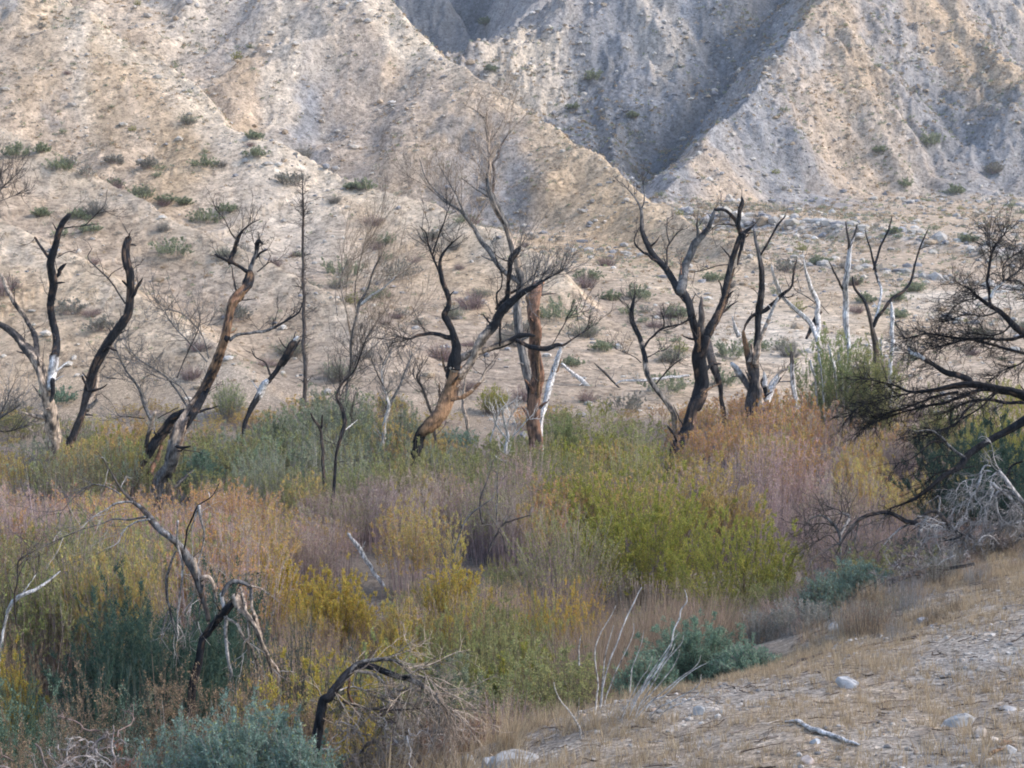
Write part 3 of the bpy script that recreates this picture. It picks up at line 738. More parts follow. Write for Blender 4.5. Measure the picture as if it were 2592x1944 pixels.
T("burnt_tree", "three forked burnt tree at the left edge, its pale peeling trunk black at the foot", "dead tree", "A4", 44,
  ([(350, 1640, 58), (345, 1500, 62), (345, 1360, 72), (320, 1200, 70), (285, 1060, 62), (240, 930, 60), (190, 840, 55), (130, 760, 42), (60, 700, 36), (-10, 665, 32), (-90, 640, 26), (-200, 560, 16)], 'PD'),
  [([(235, 930, 34), (228, 860, 30), (215, 740, 28), (170, 650, 30), (110, 560, 30), (60, 480, 28), (20, 380, 22), (-20, 330, 20), (-70, 200, 12)], 'DP'),
   ([(325, 1070, 40), (335, 900, 46), (340, 850, 48)], 'WG'),
   ([(340, 855, 48), (350, 790, 50), (350, 700, 50), (325, 560, 45), (325, 400, 50), (320, 280, 48), (345, 180, 38), (370, 90, 38), (400, 30, 36), (440, -22, 30)], 'K'),
   ([(318, 275, 26), (260, 190, 18), (215, 120, 16)], 'K'), ([(340, 385, 20), (385, 320, 26), (414, 285, 8)], 'K'),
   ([(355, 250, 6), (420, 215, 5), (480, 225, 3)], 'K'), ([(395, 65, 8), (450, 60, 7), (530, 48, 6), (580, 0, 5), (650, -70, 3)], 'K'),
   ([(440, 60, 5), (540, 50, 4), (600, 40, 3)], 'K'), ([(300, 1160, 16), (330, 1090, 30), (320, 1000, 30)], 'GK')],
  dict(n=.9, len=.9, levels=2, kids=3, up=.2, r=.010, maxr=.2), seed=1)
T("burnt_snag", "tall curving black snag leaning just right of the three forked tree", "dead tree", "A4", 46,
  ([(395, 1480, 44), (430, 1400, 44), (490, 1250, 46), (520, 1180, 48), (560, 1050, 56), (600, 920, 58), (660, 800, 56), (740, 680, 54), (790, 590, 50), (810, 480, 48), (800, 360, 46), (780, 270, 50), (785, 180, 44), (805, 115, 40)], 'K'),
  [([(815, 510, 16), (860, 430, 20), (888, 375, 5)], 'K'), ([(560, 1190, 24), (605, 1130, 18)], 'G'), ([(545, 1200, 30), (590, 1080, 28), (605, 990, 22), (632, 890, 12)], 'P'),
   ([(780, 540, 10), (740, 480, 9), (680, 390, 9), (600, 310, 8), (545, 250, 7), (575, 190, 3)], 'D'), ([(670, 385, 7), (700, 345, 5), (755, 315, 3)], 'D'),
   ([(810, 350, 6), (850, 300, 4), (900, 290, 3)], 'D')],
  dict(n=1.0, len=.8, levels=2, kids=3, up=.1, r=.008, maxr=.2, col='D'), seed=2)
T("burnt_tree", "tall leaning dead tree with tan lower trunk and crooked black broken top", "dead tree", "A4", 40,
  ([(1000, 1650, 88), (1060, 1480, 80), (1120, 1330, 76), (1200, 1200, 68), (1270, 1080, 55), (1320, 960, 55), (1370, 830, 52), (1405, 720, 50), (1430, 600, 48), (1450, 530, 62), (1490, 470, 62), (1545, 420, 56), (1562, 370, 50), (1545, 330, 32)], 'GPBKBBBRBKK'),
  [([(1545, 335, 26), (1480, 300, 24), (1420, 275, 20), (1335, 230, 16)], 'K'), ([(1430, 285, 26), (1445, 230, 24), (1455, 200, 26), (1475, 130, 22), (1510, 80, 10), (1560, 40, 6), (1620, 10, 3)], 'K'),
   ([(1470, 135, 12), (1440, 100, 10), (1400, 20, 7), (1370, -20, 5), (1330, -60, 3)], 'D'), ([(1555, 330, 24), (1570, 280, 22), (1592, 220, 22), (1605, 150, 26), (1640, 168, 8)], 'GK'),
   ([(1588, 255, 20), (1620, 220, 18), (1665, 200, 12)], 'K'), ([(1600, 340, 7), (1660, 290, 6), (1685, 235, 3)], 'K'),
   ([(1425, 765, 26), (1480, 725, 22), (1570, 715, 24), (1640, 705, 28), (1720, 675, 24), (1800, 630, 18), (1855, 590, 14), (1882, 530, 6)], 'GK'),
   ([(1420, 760, 40), (1420, 690, 30), (1430, 640, 20)], 'K'), ([(1110, 1360, 30), (1200, 1240, 46), (1275, 1110, 44), (1300, 1065, 20)], 'K'), ([(1480, 520, 16), (1510, 490, 26), (1500, 460, 20)], 'B')],
  [dict(n=2.6, len=.7, levels=3, kids=4, up=.25, r=.010, maxr=.09, lo=.1), dict(n=.8, len=.6, levels=2, kids=3, up=.1, r=.008, maxr=.3, col='D')], seed=3)
T("charred_stump", "split coal black stump leaning against the foot of the tan leaning tree", "dead tree", "A4", 41,
  ([(870, 1560, 34), (930, 1450, 48), (1000, 1370, 60), (1060, 1280, 52), (1110, 1230, 46), (1155, 1195, 38)], 'K'),
  [([(890, 1520, 50), (940, 1430, 60), (985, 1370, 44), (1020, 1325, 24)], 'K'), ([(905, 1430, 30), (938, 1300, 26), (972, 1208, 22)], 'DP'),
   ([(930, 1600, 36), (990, 1480, 26), (1010, 1400, 16)], 'R'), ([(980, 1250, 8), (1060, 1210, 7), (1110, 1180, 6)], 'D'), ([(1010, 1450, 10), (1110, 1440, 8), (1280, 1470, 3)], 'D')],
  dict(n=.6, len=.7, levels=2, kids=2, r=.008, maxr=.05), seed=4)
T("burnt_snag", "short leaning snag with white lower stem and shredded black top", "dead tree", "A4", 52,
  ([(1525, 1275, 22), (1570, 1180, 28), (1620, 1090, 40), (1680, 1010, 30)], 'KW'),
  [([(1670, 1025, 28), (1730, 930, 30), (1780, 870, 48), (1810, 810, 46), (1845, 768, 34)], 'K'), ([(1760, 930, 16), (1800, 870, 16), (1868, 760, 10)], 'K'),
   ([(1690, 1000, 14), (1660, 920, 10), (1640, 895, 9), (1590, 870, 8), (1565, 820, 4)], 'D'), ([(1835, 770, 22), (1862, 742, 14)], 'W')],
  dict(n=1.0, len=.6, levels=2, kids=3, r=.008, maxr=.06), seed=5)
T("dead_pole_tree", "thin straight dead tree bristling with short side twigs", "dead tree", "A4", 60,
  ([(1900, 1130, 24), (1903, 1000, 22), (1902, 900, 22), (1892, 800, 20), (1898, 700, 20), (1887, 600, 18), (1893, 500, 18), (1882, 400, 16), (1888, 300, 15), (1880, 200, 14), (1886, 100, 13), (1884, -100, 9), (1880, -240, 4)], 'D'),
  [], dict(n=9, len=.6, levels=2, kids=3, up=.15, r=.007, maxr=.5, col='D', fwd=.2, lo=.02), seed=6)
T("burnt_sapling", "thin twisted black stem rising from the grey green brush beside a small fork", "dead tree", "A4", 37,
  ([(2095, 1470, 18), (2130, 1330, 24), (2148, 1270, 24), (2120, 1180, 22), (2095, 1130, 18), (2110, 1060, 14), (2150, 1010, 12), (2200, 960, 10), (2235, 880, 8), (2270, 780, 5)], 'K'),
  [([(2120, 1110, 8), (2150, 1040, 8), (2200, 980, 6)], 'D'), ([(2150, 1320, 8), (2200, 1280, 5), (2225, 1260, 3)], 'W')],
  dict(n=5, len=1.0, levels=3, kids=4, up=.3, r=.008, maxr=.05, col='D'), seed=7)
T("burnt_sapling", "small black forked stub in the brush left of the thin twisted stem", "dead tree", "A4", 38,
  ([(2005, 1420, 18), (1990, 1320, 16), (1960, 1270, 14), (1935, 1215, 9)], 'D'), [([(1990, 1330, 14), (2000, 1280, 14), (2006, 1228, 8)], 'K')], None, seed=8)
T("dead_sapling", "pale many stemmed dead sapling with long sweeping twigs in the middle distance", "dead tree", "A5", 56,
  ([(70, 1300, 16), (90, 1180, 16), (100, 1000, 18), (130, 860, 18), (150, 780, 20), (200, 680, 12), (240, 560, 9), (290, 470, 5)], 'G'),
  [([(150, 790, 18), (215, 740, 14), (290, 690, 9), (380, 610, 5)], 'W'), ([(115, 1180, 10), (150, 1080, 12), (230, 930, 8), (300, 840, 5)], 'G'), ([(100, 1000, 12), (60, 800, 10), (30, 640, 8), (80, 500, 5)], 'P'),
   ([(140, 1130, 7), (260, 1030, 6), (400, 900, 5), (560, 800, 3)], 'P'), ([(130, 860, 10), (120, 700, 8), (160, 480, 5), (200, 330, 3)], 'P'), ([(10, 860, 8), (0, 700, 7), (60, 560, 5), (40, 420, 3)], 'P')],
  dict(n=3, len=2.0, levels=3, kids=4, up=.25, r=.008, maxr=.2, col='P', bias=(.8, 0, .3), spread=.35, wander=.12), seed=9)
T("dead_sapling", "small pale forked dead sapling standing in the sage green brush", "dead tree", "A5", 48,
  ([(300, 1540, 30), (315, 1470, 26), (330, 1410, 24), (315, 1350, 18), (295, 1290, 14), (290, 1180, 9), (350, 1080, 5)], 'W'),
  [([(330, 1425, 20), (380, 1330, 14), (440, 1180, 9), (480, 1090, 5)], 'G'), ([(300, 1300, 10), (250, 1200, 8), (210, 1100, 4)], 'D')],
  dict(n=5, len=1.0, levels=3, kids=4, up=.3, r=.008, maxr=.2, col='G'), seed=10)
T("twisted_tree", "big twisted dead tree in the centre with orange brown trunk and long black limbs", "dead tree", "A5", 42,
  ([(500, 1660, 62), (520, 1610, 64), (535, 1585, 64), (570, 1550, 76), (620, 1480, 80), (680, 1370, 80), (720, 1270, 76), (738, 1200, 66), (745, 1160, 62)], 'KKBBBBB'),
  [([(735, 1200, 64), (742, 1130, 58), (745, 1090, 50), (752, 1040, 45), (725, 960, 36), (700, 900, 40), (682, 860, 36), (705, 790, 28), (690, 700, 28), (665, 640, 26), (652, 570, 22), (655, 500, 16), (690, 440, 12), (740, 390, 8), (790, 350, 4)], 'K'),
   ([(645, 600, 14), (610, 500, 14), (580, 420, 12), (560, 340, 8), (520, 300, 4)], 'K'), ([(605, 470, 10), (640, 360, 8), (680, 260, 6), (705, 180, 3)], 'K'),
   ([(735, 1005, 30), (660, 985, 22), (590, 970, 18), (520, 980, 16), (460, 1000, 10), (380, 990, 5)], 'K'),
   ([(755, 1235, 50), (780, 1200, 40), (840, 1130, 36), (900, 1010, 46), (960, 930, 46), (1010, 850, 46), (1060, 790, 46), (1110, 750, 36), (1180, 700, 28), (1250, 660, 18), (1330, 620, 10), (1420, 570, 4)], 'PKK'),
   ([(860, 1080, 20), (930, 990, 16), (1010, 880, 18), (1040, 830, 14)], 'K'), ([(1000, 820, 22), (1060, 740, 22), (1120, 700, 16), (1200, 640, 8), (1300, 590, 4)], 'K'),
   ([(1050, 800, 30), (1068, 720, 26), (1078, 600, 26), (1088, 520, 32), (1120, 470, 36), (1152, 422, 16)], 'K'),
   ([(1010, 810, 12), (1000, 730, 12), (1030, 670, 9), (1035, 590, 5)], 'K'), ([(1080, 520, 8), (1020, 500, 7), (975, 455, 3)], 'K'), ([(1022, 1045, 14), (1022, 950, 15), (1032, 840, 12)], 'K'),
   ([(735, 1215, 60), (765, 1160, 44), (790, 1130, 40), (850, 1095, 38), (930, 1075, 36), (1000, 1050, 36), (1080, 1025, 34), (1130, 1000, 28), (1190, 980, 24), (1245, 985, 10)], 'PK'),
   ([(1120, 1015, 24), (1180, 1045, 24), (1240, 1058, 24), (1310, 1070, 28), (1370, 1045, 20), (1420, 1045, 13), (1480, 1000, 8), (1560, 950, 5), (1600, 915, 3)], 'K'),
   ([(1340, 1050, 8), (1400, 950, 8), (1460, 860, 6), (1590, 820, 3)], 'D'), ([(715, 1390, 34), (745, 1370, 30), (800, 1350, 27), (870, 1290, 24), (910, 1240, 20), (940, 1180, 9), (1000, 1130, 4)], 'BP'),
   ([(745, 1300, 30), (790, 1240, 26), (850, 1150, 16), (870, 1110, 10)], 'P'), ([(735, 1100, 40), (715, 1180, 44), (700, 1260, 36)], 'K')],
  [dict(n=3.6, len=.8, levels=3, kids=4, up=.2, r=.010, maxr=.055, lo=.1), dict(n=4.5, len=1.3, levels=2, kids=4, up=.3, r=.007, maxr=.2, on=[5, 7, 8], col='G', bias=(.5, 0, .3), lo=.5), dict(n=7, len=1.0, levels=3, kids=3, up=.0, r=.006, on=[4], col='D', bias=(-.5, 0, 0), lo=.6)], seed=11)
T("tall_pale_tree", "tallest pale grey dead tree rising behind the red trunk, with fine twigs against the hill", "dead tree", "A5", 62,
  ([(1215, 1500, 40), (1205, 1330, 40), (1170, 1150, 42), (1145, 1030, 42), (1130, 900, 44), (1125, 780, 42), (1150, 640, 42), (1135, 560, 38), (1110, 460, 42), (1080, 380, 36), (1050, 300, 36), (1010, 230, 42), (980, 160, 42), (955, 90, 34), (942, 0, 26), (955, -60, 20), (952, -200, 18), (935, -326, 16), (940, -370, 12)], 'GGPGP'),
  [([(1145, 660, 36), (1080, 620, 32), (1020, 560, 30), (960, 480, 32), (900, 390, 32), (850, 300, 28), (800, 230, 28), (740, 180, 18), (680, 150, 10), (600, 80, 6)], 'G'),
   ([(975, 100, 18), (985, 20, 18), (985, -60, 16), (975, -90, 13), (1010, -136, 12), (1030, -206, 9), (1100, -306, 4)], 'D'), ([(940, -340, 14), (900, -400, 10), (850, -430, 6), (790, -460, 3)], 'P'),
   ([(935, -330, 12), (945, -420, 8), (1000, -480, 5), (1060, -560, 3)], 'P'), ([(952, -210, 9), (1010, -300, 8), (1060, -400, 5), (1090, -500, 3)], 'P'),
   ([(800, 230, 14), (760, 130, 10), (700, 20, 7), (640, -80, 4)], 'G'), ([(740, 180, 10), (640, 100, 8), (560, 0, 6), (520, -120, 3)], 'G'), ([(950, 120, 9), (860, 60, 7), (780, 0, 4)], 'G'), ([(945, 40, 8), (900, -60, 6), (830, -150, 4)], 'P')],
  [dict(n=1.9, len=1.5, levels=3, kids=4, up=.25, r=.007, maxr=.16, col='P', on=[2, 3, 4, 5, 6, 7, 8, 9], spread=.45), dict(n=2.5, len=1.4, levels=3, kids=4, up=.3, r=.007, maxr=.3, col='P', on=[0], lo=.6), dict(n=3, len=2.2, levels=3, kids=5, up=.3, r=.008, maxr=.14, col='P', on=[1], lo=.4, bias=(-.5, 0, .5))], seed=12)
T("dead_tree", "thick reddish brown broken topped trunk standing upright beside the centre tree", "dead tree", "A5", 47,
  ([(1240, 1570, 78), (1240, 1400, 76), (1240, 1250, 74), (1240, 1100, 70), (1240, 950, 68), (1232, 850, 66), (1236, 770, 74), (1250, 705, 72), (1275, 650, 40)], 'RRRRRRD'),
  [([(1220, 800, 40), (1200, 760, 44), (1190, 735, 34)], 'BD'), ([(1265, 1500, 18), (1262, 1000, 14), (1262, 820, 16)], 'B'), ([(1210, 1560, 26), (1207, 1400, 28), (1206, 1280, 16)], 'K'), ([(1260, 700, 30), (1290, 660, 20), (1300, 630, 8)], 'R')],
  dict(n=1, len=.8, levels=2, kids=4, up=.3, r=.008, maxr=.12, col='D'), seed=13)
T("white_snag", "white and black splintered snag leaning right against the red trunk", "dead tree", "A5", 48,
  ([(1285, 1500, 28), (1300, 1420, 32), (1320, 1350, 38), (1350, 1240, 38), (1362, 1180, 40), (1395, 1100, 28), (1406, 1055, 12)], 'W'),
  [([(1305, 1420, 18), (1325, 1330, 18), (1345, 1260, 12)], 'K'), ([(1345, 1200, 10), (1380, 1200, 12), (1400, 1120, 8)], 'B')], None, seed=14)
T("burnt_tree", "slender charred tree, pale below, leaning left between red trunk and big forked tree", "dead tree", "A5", 50,
  ([(2110, 1530, 40), (2085, 1465, 38), (2040, 1390, 38), (1980, 1300, 36), (1930, 1200, 34), (1915, 1100, 34), (1890, 1000, 32), (1850, 900, 30), (1840, 820, 26), (1860, 735, 12)], 'PK'),
  [([(1915, 1060, 14), (1960, 1000, 13), (2040, 935, 14), (2120, 920, 10), (2212, 880, 5)], 'K'), ([(1925, 1125, 8), (1990, 1090, 5), (2030, 1060, 3)], 'D'), ([(1985, 1290, 9), (2060, 1200, 9), (2135, 1135, 5)], 'K'),
   ([(2040, 940, 8), (2040, 880, 7), (2020, 830, 5)], 'K'), ([(1900, 1150, 8), (1850, 1110, 6), (1740, 1065, 4)], 'D')],
  dict(n=4, len=.7, levels=3, kids=4, up=.35, r=.008, maxr=.1, col='D'), seed=15)
T("forked_burnt_tree", "largest two forked charred tree with orange splits and an arching black top", "dead tree", "A6", 50,
  ([(145, 1440, 66), (175, 1400, 96), (192, 1340, 90), (205, 1250, 84), (205, 1120, 80), (215, 1030, 80), (235, 970, 70)], 'K'),
  [([(200, 1060, 50), (175, 980, 52), (150, 870, 42), (110, 770, 46), (88, 710, 58), (55, 665, 50), (-9, 580, 40), (-69, 510, 36), (-119, 440, 34), (-159, 340, 28), (-169, 250, 22), (-179, 180, 15), (-220, 110, 8), (-290, 30, 4)], 'KKKG'),
   ([(-165, 200, 9), (-150, 130, 8), (-160, 20, 6), (-182, -35, 4)], 'G'), ([(-45, 535, 18), (-120, 490, 17), (-170, 460, 13), (-212, 400, 11), (-190, 330, 7), (-170, 295, 3)], 'K'),
   ([(-12, 575, 15), (-5, 440, 13), (5, 400, 12), (-10, 330, 8), (-5, 250, 4)], 'D'), ([(5, 410, 8), (50, 350, 7), (92, 315, 3)], 'D'),
   ([(82, 720, 58), (98, 660, 56), (110, 570, 52), (150, 480, 50), (180, 400, 48), (230, 330, 38), (265, 250, 28), (287, 192, 16)], 'GG'), ([(178, 420, 24), (182, 330, 18), (180, 260, 8)], 'G'),
   ([(283, 197, 18), (340, 200, 18), (390, 230, 22), (430, 275, 27), (445, 330, 30), (455, 385, 36)], 'K'), ([(432, 290, 24), (445, 210, 24), (462, 150, 20), (455, 112, 8)], 'K'),
   ([(225, 1010, 78), (250, 950, 72), (290, 870, 66), (330, 770, 56), (360, 650, 50), (390, 560, 42), (420, 470, 40), (445, 390, 42), (480, 340, 30), (545, 280, 8)], 'K'),
   ([(475, 350, 25), (450, 440, 20), (430, 545, 8)], 'K'), ([(345, 780, 40), (372, 745, 26), (392, 728, 8)], 'K'), ([(320, 860, 16), (380, 800, 14), (435, 765, 4)], 'K'),
   ([(205, 980, 44), (203, 850, 40), (205, 742, 12)], 'D'), ([(140, 870, 8), (40, 930, 7), (-30, 950, 4)], 'K'), ([(378, 540, 6), (290, 550, 8), (220, 575, 7), (140, 590, 5)], 'K'), ([(430, 300, 10), (380, 290, 8), (300, 295, 5), (250, 340, 3)], 'K'),
   ([(195, 1080, 26), (192, 990, 24), (190, 930, 12)], 'B'), ([(262, 980, 12), (320, 850, 12), (370, 700, 12), (410, 560, 10)], 'B'), ([(80, 600, 10), (78, 540, 8), (82, 490, 4)], 'R'), ([(200, 1360, 24), (260, 1310, 12), (320, 1280, 5)], 'B')],
  dict(n=1.8, len=.6, levels=3, kids=4, up=.3, r=.008, maxr=.06, col='D'), seed=16, front=.3)
T("charred_snag", "narrow charred snag standing behind the big forked tree", "dead tree", "A6", 60,
  ([(325, 1340, 22), (300, 1250, 34), (270, 1160, 44), (255, 1080, 40), (250, 1010, 26)], 'KD'), [], None, seed=17)
T("splintered_tree", "splintered dead tree with white and orange base shards and one tall black limb", "dead tree", "A6", 52,
  ([(525, 1420, 78), (520, 1340, 76), (528, 1260, 66), (535, 1150, 44), (545, 1050, 40), (552, 900, 42), (565, 800, 44), (580, 700, 38), (582, 560, 36), (565, 470, 25), (545, 390, 20), (528, 308, 10)], 'DKDKKKDGG'),
  [([(540, 1400, 40), (528, 1250, 44), (500, 1130, 46), (476, 1020, 40), (464, 945, 16)], 'DB'), ([(500, 1150, 20), (520, 1100, 18), (515, 1030, 12)], 'P'), ([(545, 1170, 32), (545, 1090, 26), (550, 1010, 10)], 'P'),
   ([(576, 1440, 56), (570, 1330, 32), (566, 1235, 8)], 'P'), ([(600, 1370, 56), (592, 1290, 34), (588, 1240, 10)], 'K'), ([(612, 1395, 36), (645, 1320, 36), (695, 1235, 8)], 'W'), ([(625, 1340, 20), (640, 1270, 22), (700, 1210, 18), (748, 1185, 8)], 'WP'),
   ([(630, 1350, 22), (670, 1280, 22), (705, 1240, 8)], 'K'), ([(602, 1300, 28), (598, 1250, 26), (594, 1205, 10)], 'W'), ([(510, 1320, 30), (470, 1250, 34), (430, 1195, 34), (388, 1145, 22)], 'GW'),
   ([(572, 480, 14), (620, 400, 14), (670, 310, 14), (710, 260, 12), (732, 232, 5)], 'KK'), ([(470, 950, 8), (482, 910, 14), (520, 860, 18), (590, 830, 24), (650, 790, 24), (700, 740, 22), (760, 690, 14), (775, 620, 12), (780, 560, 10), (798, 505, 4)], 'K'),
   ([(530, 1160, 32), (590, 960, 27), (640, 830, 22), (680, 740, 14)], 'PW'), ([(700, 740, 8), (760, 740, 6), (780, 720, 3)], 'K'), ([(440, 990, 30), (415, 940, 20), (400, 860, 5)], 'W')],
  dict(n=1.2, len=.6, levels=2, kids=3, up=.3, r=.007, maxr=.06, col='D'), seed=18, front=.35)
T("white_stub", "short white stub with a black bent tip right of the splintered tree", "dead tree", "A6", 53,
  ([(790, 1370, 30), (780, 1280, 32), (770, 1180, 28), (768, 1110, 22), (768, 1075, 10)], 'WD'), [([(690, 1270, 6), (750, 1265, 8), (780, 1280, 8)], 'G')], None, seed=19)
T("white_snag", "bleached V shaped snag of two white leaning stems with a black splinter", "dead tree", "A6", 58,
  ([(925, 1010, 22), (880, 910, 30), (800, 830, 27), (730, 760, 25), (690, 690, 24), (650, 590, 16), (640, 540, 6)], 'W'),
  [([(930, 1010, 24), (937, 960, 26), (935, 870, 30), (920, 770, 27), (890, 690, 25), (865, 620, 20), (850, 560, 9), (835, 470, 5)], 'W'), ([(855, 1000, 14), (890, 920, 24), (948, 825, 16)], 'K'),
   ([(930, 790, 7), (860, 740, 8), (790, 700, 5), (770, 640, 3)], 'G'), ([(940, 780, 5), (1000, 850, 4)], 'D')],
  dict(n=.8, len=.7, levels=2, kids=2, up=.3, r=.007, maxr=.1, col='G'), seed=20)
T("white_slender_tree", "slender white dead tree with one dark side branch rising from the green bush", "dead tree", "A6", 56,
  ([(1115, 1290, 22), (1125, 1100, 20), (1120, 1000, 24), (1102, 890, 30), (1105, 780, 30), (1105, 680, 30), (1115, 600, 28), (1122, 500, 24), (1130, 430, 18), (1160, 350, 13), (1176, 285, 5)], 'WWWD'),
  [([(1124, 440, 15), (1115, 350, 13), (1104, 270, 5)], 'D'), ([(1098, 720, 14), (1085, 690, 15), (1060, 640, 15), (1020, 570, 11), (998, 515, 6)], 'D'), ([(1050, 560, 4), (1090, 560, 4), (1110, 600, 4)], 'D')], None, seed=21)
T("black_candelabra_tree", "thin black candelabra shaped tree with three upcurved arms right of the white slender tree", "dead tree", "A6", 55,
  ([(1290, 1040, 34), (1280, 980, 32), (1268, 920, 26), (1245, 830, 22), (1215, 760, 18), (1160, 690, 16), (1145, 610, 9)], 'DK'),
  [([(1272, 940, 28), (1290, 860, 24), (1312, 780, 22), (1322, 700, 22), (1302, 620, 24), (1278, 540, 20), (1262, 460, 16), (1238, 380, 14), (1224, 315, 6)], 'WK'),
   ([(1282, 570, 16), (1298, 500, 14), (1320, 430, 14), (1350, 370, 14), (1376, 300, 12), (1392, 238, 5)], 'K'), ([(1275, 925, 24), (1300, 870, 24), (1340, 820, 21), (1400, 750, 20), (1470, 700, 20), (1515, 640, 17), (1532, 550, 14), (1560, 450, 12), (1590, 380, 10), (1618, 312, 4)], 'KK'),
   ([(1560, 450, 5), (1600, 430, 5), (1650, 425, 3)], 'K')], None, seed=22)
T("white_stub", "pale upright stub with a peeling top right of the candelabra tree", "dead tree", "A6", 57,
  ([(1388, 1080, 24), (1392, 950, 26), (1395, 860, 25), (1386, 765, 10)], 'W'), [([(1398, 880, 8), (1440, 950, 9), (1475, 1000, 6)], 'D')], None, seed=23)
# right-hand dark tree: near, spreading, dense black twigs
T("spreading_burnt_tree", "near burnt tree reaching in from the right edge with drooping black twiggy limbs", "dead tree", "A6", 21,
  ([(2650, 1700, 120), (2560, 1560, 110), (2450, 1450, 95), (2330, 1390, 75), (2212, 1350, 62), (2050, 1310, 55), (1900, 1275, 50), (1810, 1280, 42), (1650, 1320, 28), (1500, 1330, 17), (1400, 1290, 10), (1200, 1245, 5)], 'K'),
  [([(2450, 1450, 80), (2380, 1250, 70), (2300, 1060, 58), (2212, 960, 44), (2130, 890, 36), (2060, 830, 30), (1990, 790, 25), (1930, 740, 20), (1870, 690, 10), (1790, 650, 4)], 'K'),
   ([(2005, 800, 16), (2000, 730, 15), (1985, 640, 15), (1998, 560, 14), (2015, 460, 14), (2060, 390, 10), (2112, 330, 4)], 'K'), ([(2012, 490, 8), (2000, 400, 8), (1998, 330, 4)], 'K'),
   ([(2005, 745, 18), (2030, 700, 16), (2080, 650, 14), (2150, 600, 10), (2260, 500, 6)], 'WK'), ([(2085, 650, 9), (2082, 560, 8), (2120, 500, 7), (2220, 440, 4)], 'K'),
   ([(2350, 1130, 40), (2212, 1095, 22), (2050, 1050, 18), (1900, 1010, 18), (1750, 990, 13), (1600, 970, 9), (1470, 1005, 4)], 'K'),
   ([(1880, 1270, 30), (1800, 1230, 32), (1740, 1215, 30), (1690, 1190, 26), (1620, 1140, 22), (1545, 1110, 20)], 'KKD'), ([(1590, 1130, 26), (1560, 1115, 26), (1535, 1085, 16)], 'W'), ([(1550, 1110, 16), (1500, 1080, 20), (1495, 1050, 10)], 'W'),
   ([(2230, 980, 20), (2100, 1010, 16), (1900, 1000, 12), (1760, 1030, 8), (1640, 1060, 4)], 'K'), ([(1950, 750, 10), (1860, 760, 9), (1770, 810, 6), (1720, 880, 3)], 'K'),
   ([(2000, 1310, 26), (1880, 1340, 22), (1700, 1400, 16), (1480, 1450, 10), (1250, 1530, 5)], 'K'), ([(1800, 1330, 20), (1640, 1370, 16), (1450, 1440, 12), (1330, 1480, 8), (1200, 1560, 4)], 'K'),
   ([(1600, 1325, 12), (1450, 1350, 10), (1300, 1390, 8), (1180, 1430, 4), (1110, 1500, 3)], 'K'), ([(2050, 1330, 16), (1950, 1420, 14), (1830, 1500, 10), (1720, 1560, 6), (1560, 1610, 3)], 'K'),
   ([(2212, 1400, 18), (2100, 1400, 16), (1980, 1380, 14), (1850, 1400, 9), (1700, 1470, 4)], 'K'), ([(2140, 900, 16), (2080, 960, 12), (1980, 980, 9), (1860, 940, 5)], 'K'), ([(2230, 960, 14), (2300, 840, 12), (2250, 720, 8), (2190, 640, 4)], 'K'),
   ([(2060, 830, 12), (1960, 860, 9), (1850, 850, 6), (1740, 890, 3)], 'K'), ([(2300, 1060, 14), (2200, 1150, 11), (2080, 1200, 8), (1980, 1280, 4)], 'K')],
  [dict(n=17, len=.46, levels=3, kids=4, up=-.06, r=.0055, maxr=.05, lo=.05, spread=.6, fwd=.9, wander=.25, bias=(-.25, 0, -.12)), dict(n=12, len=.38, levels=3, kids=4, up=.2, r=.005, maxr=.03, lo=.05, col='D')], seed=24, tilt=.15)
T("burnt_branch_tree", "low black limb sweeping down left before the dark green bush at the right", "dead branch", "R2", 19,
  ([(2600, 600, 110), (2400, 760, 90), (2250, 880, 80), (2050, 1000, 66), (1800, 1120, 56), (1620, 1240, 58), (1560, 1340, 54), (1400, 1440, 46), (1240, 1580, 38), (1080, 1680, 28), (950, 1740, 18), (800, 1790, 8)], 'K'),
  [([(1590, 1250, 44), (1450, 1150, 38), (1340, 1030, 34), (1230, 980, 20), (1100, 985, 10), (1000, 960, 5)], 'G'), ([(1420, 1090, 20), (1250, 1110, 18), (1100, 1240, 16), (1000, 1290, 12), (880, 1320, 5)], 'K'),
   ([(1700, 1350, 16), (1560, 1370, 16), (1420, 1390, 16), (1300, 1430, 14), (1160, 1560, 10), (1080, 1600, 5)], 'K'), ([(1400, 1450, 12), (1260, 1600, 10), (1180, 1700, 5)], 'K'),
   ([(1700, 690, 24), (1600, 790, 22), (1520, 900, 22), (1400, 960, 20), (1260, 990, 14), (1100, 1000, 6)], 'K'), ([(1520, 1240, 10), (1350, 1240, 9), (1200, 1330, 7), (1050, 1440, 4)], 'K'), ([(2200, 1300, 20), (2080, 1350, 22), (2020, 1500, 16), (2000, 1620, 8)], 'K')],
  dict(n=12, len=.32, levels=3, kids=4, up=-.1, r=.0045, maxr=.035, lo=.05, bias=(-.2, 0, -.15)), seed=25, tilt=.1)
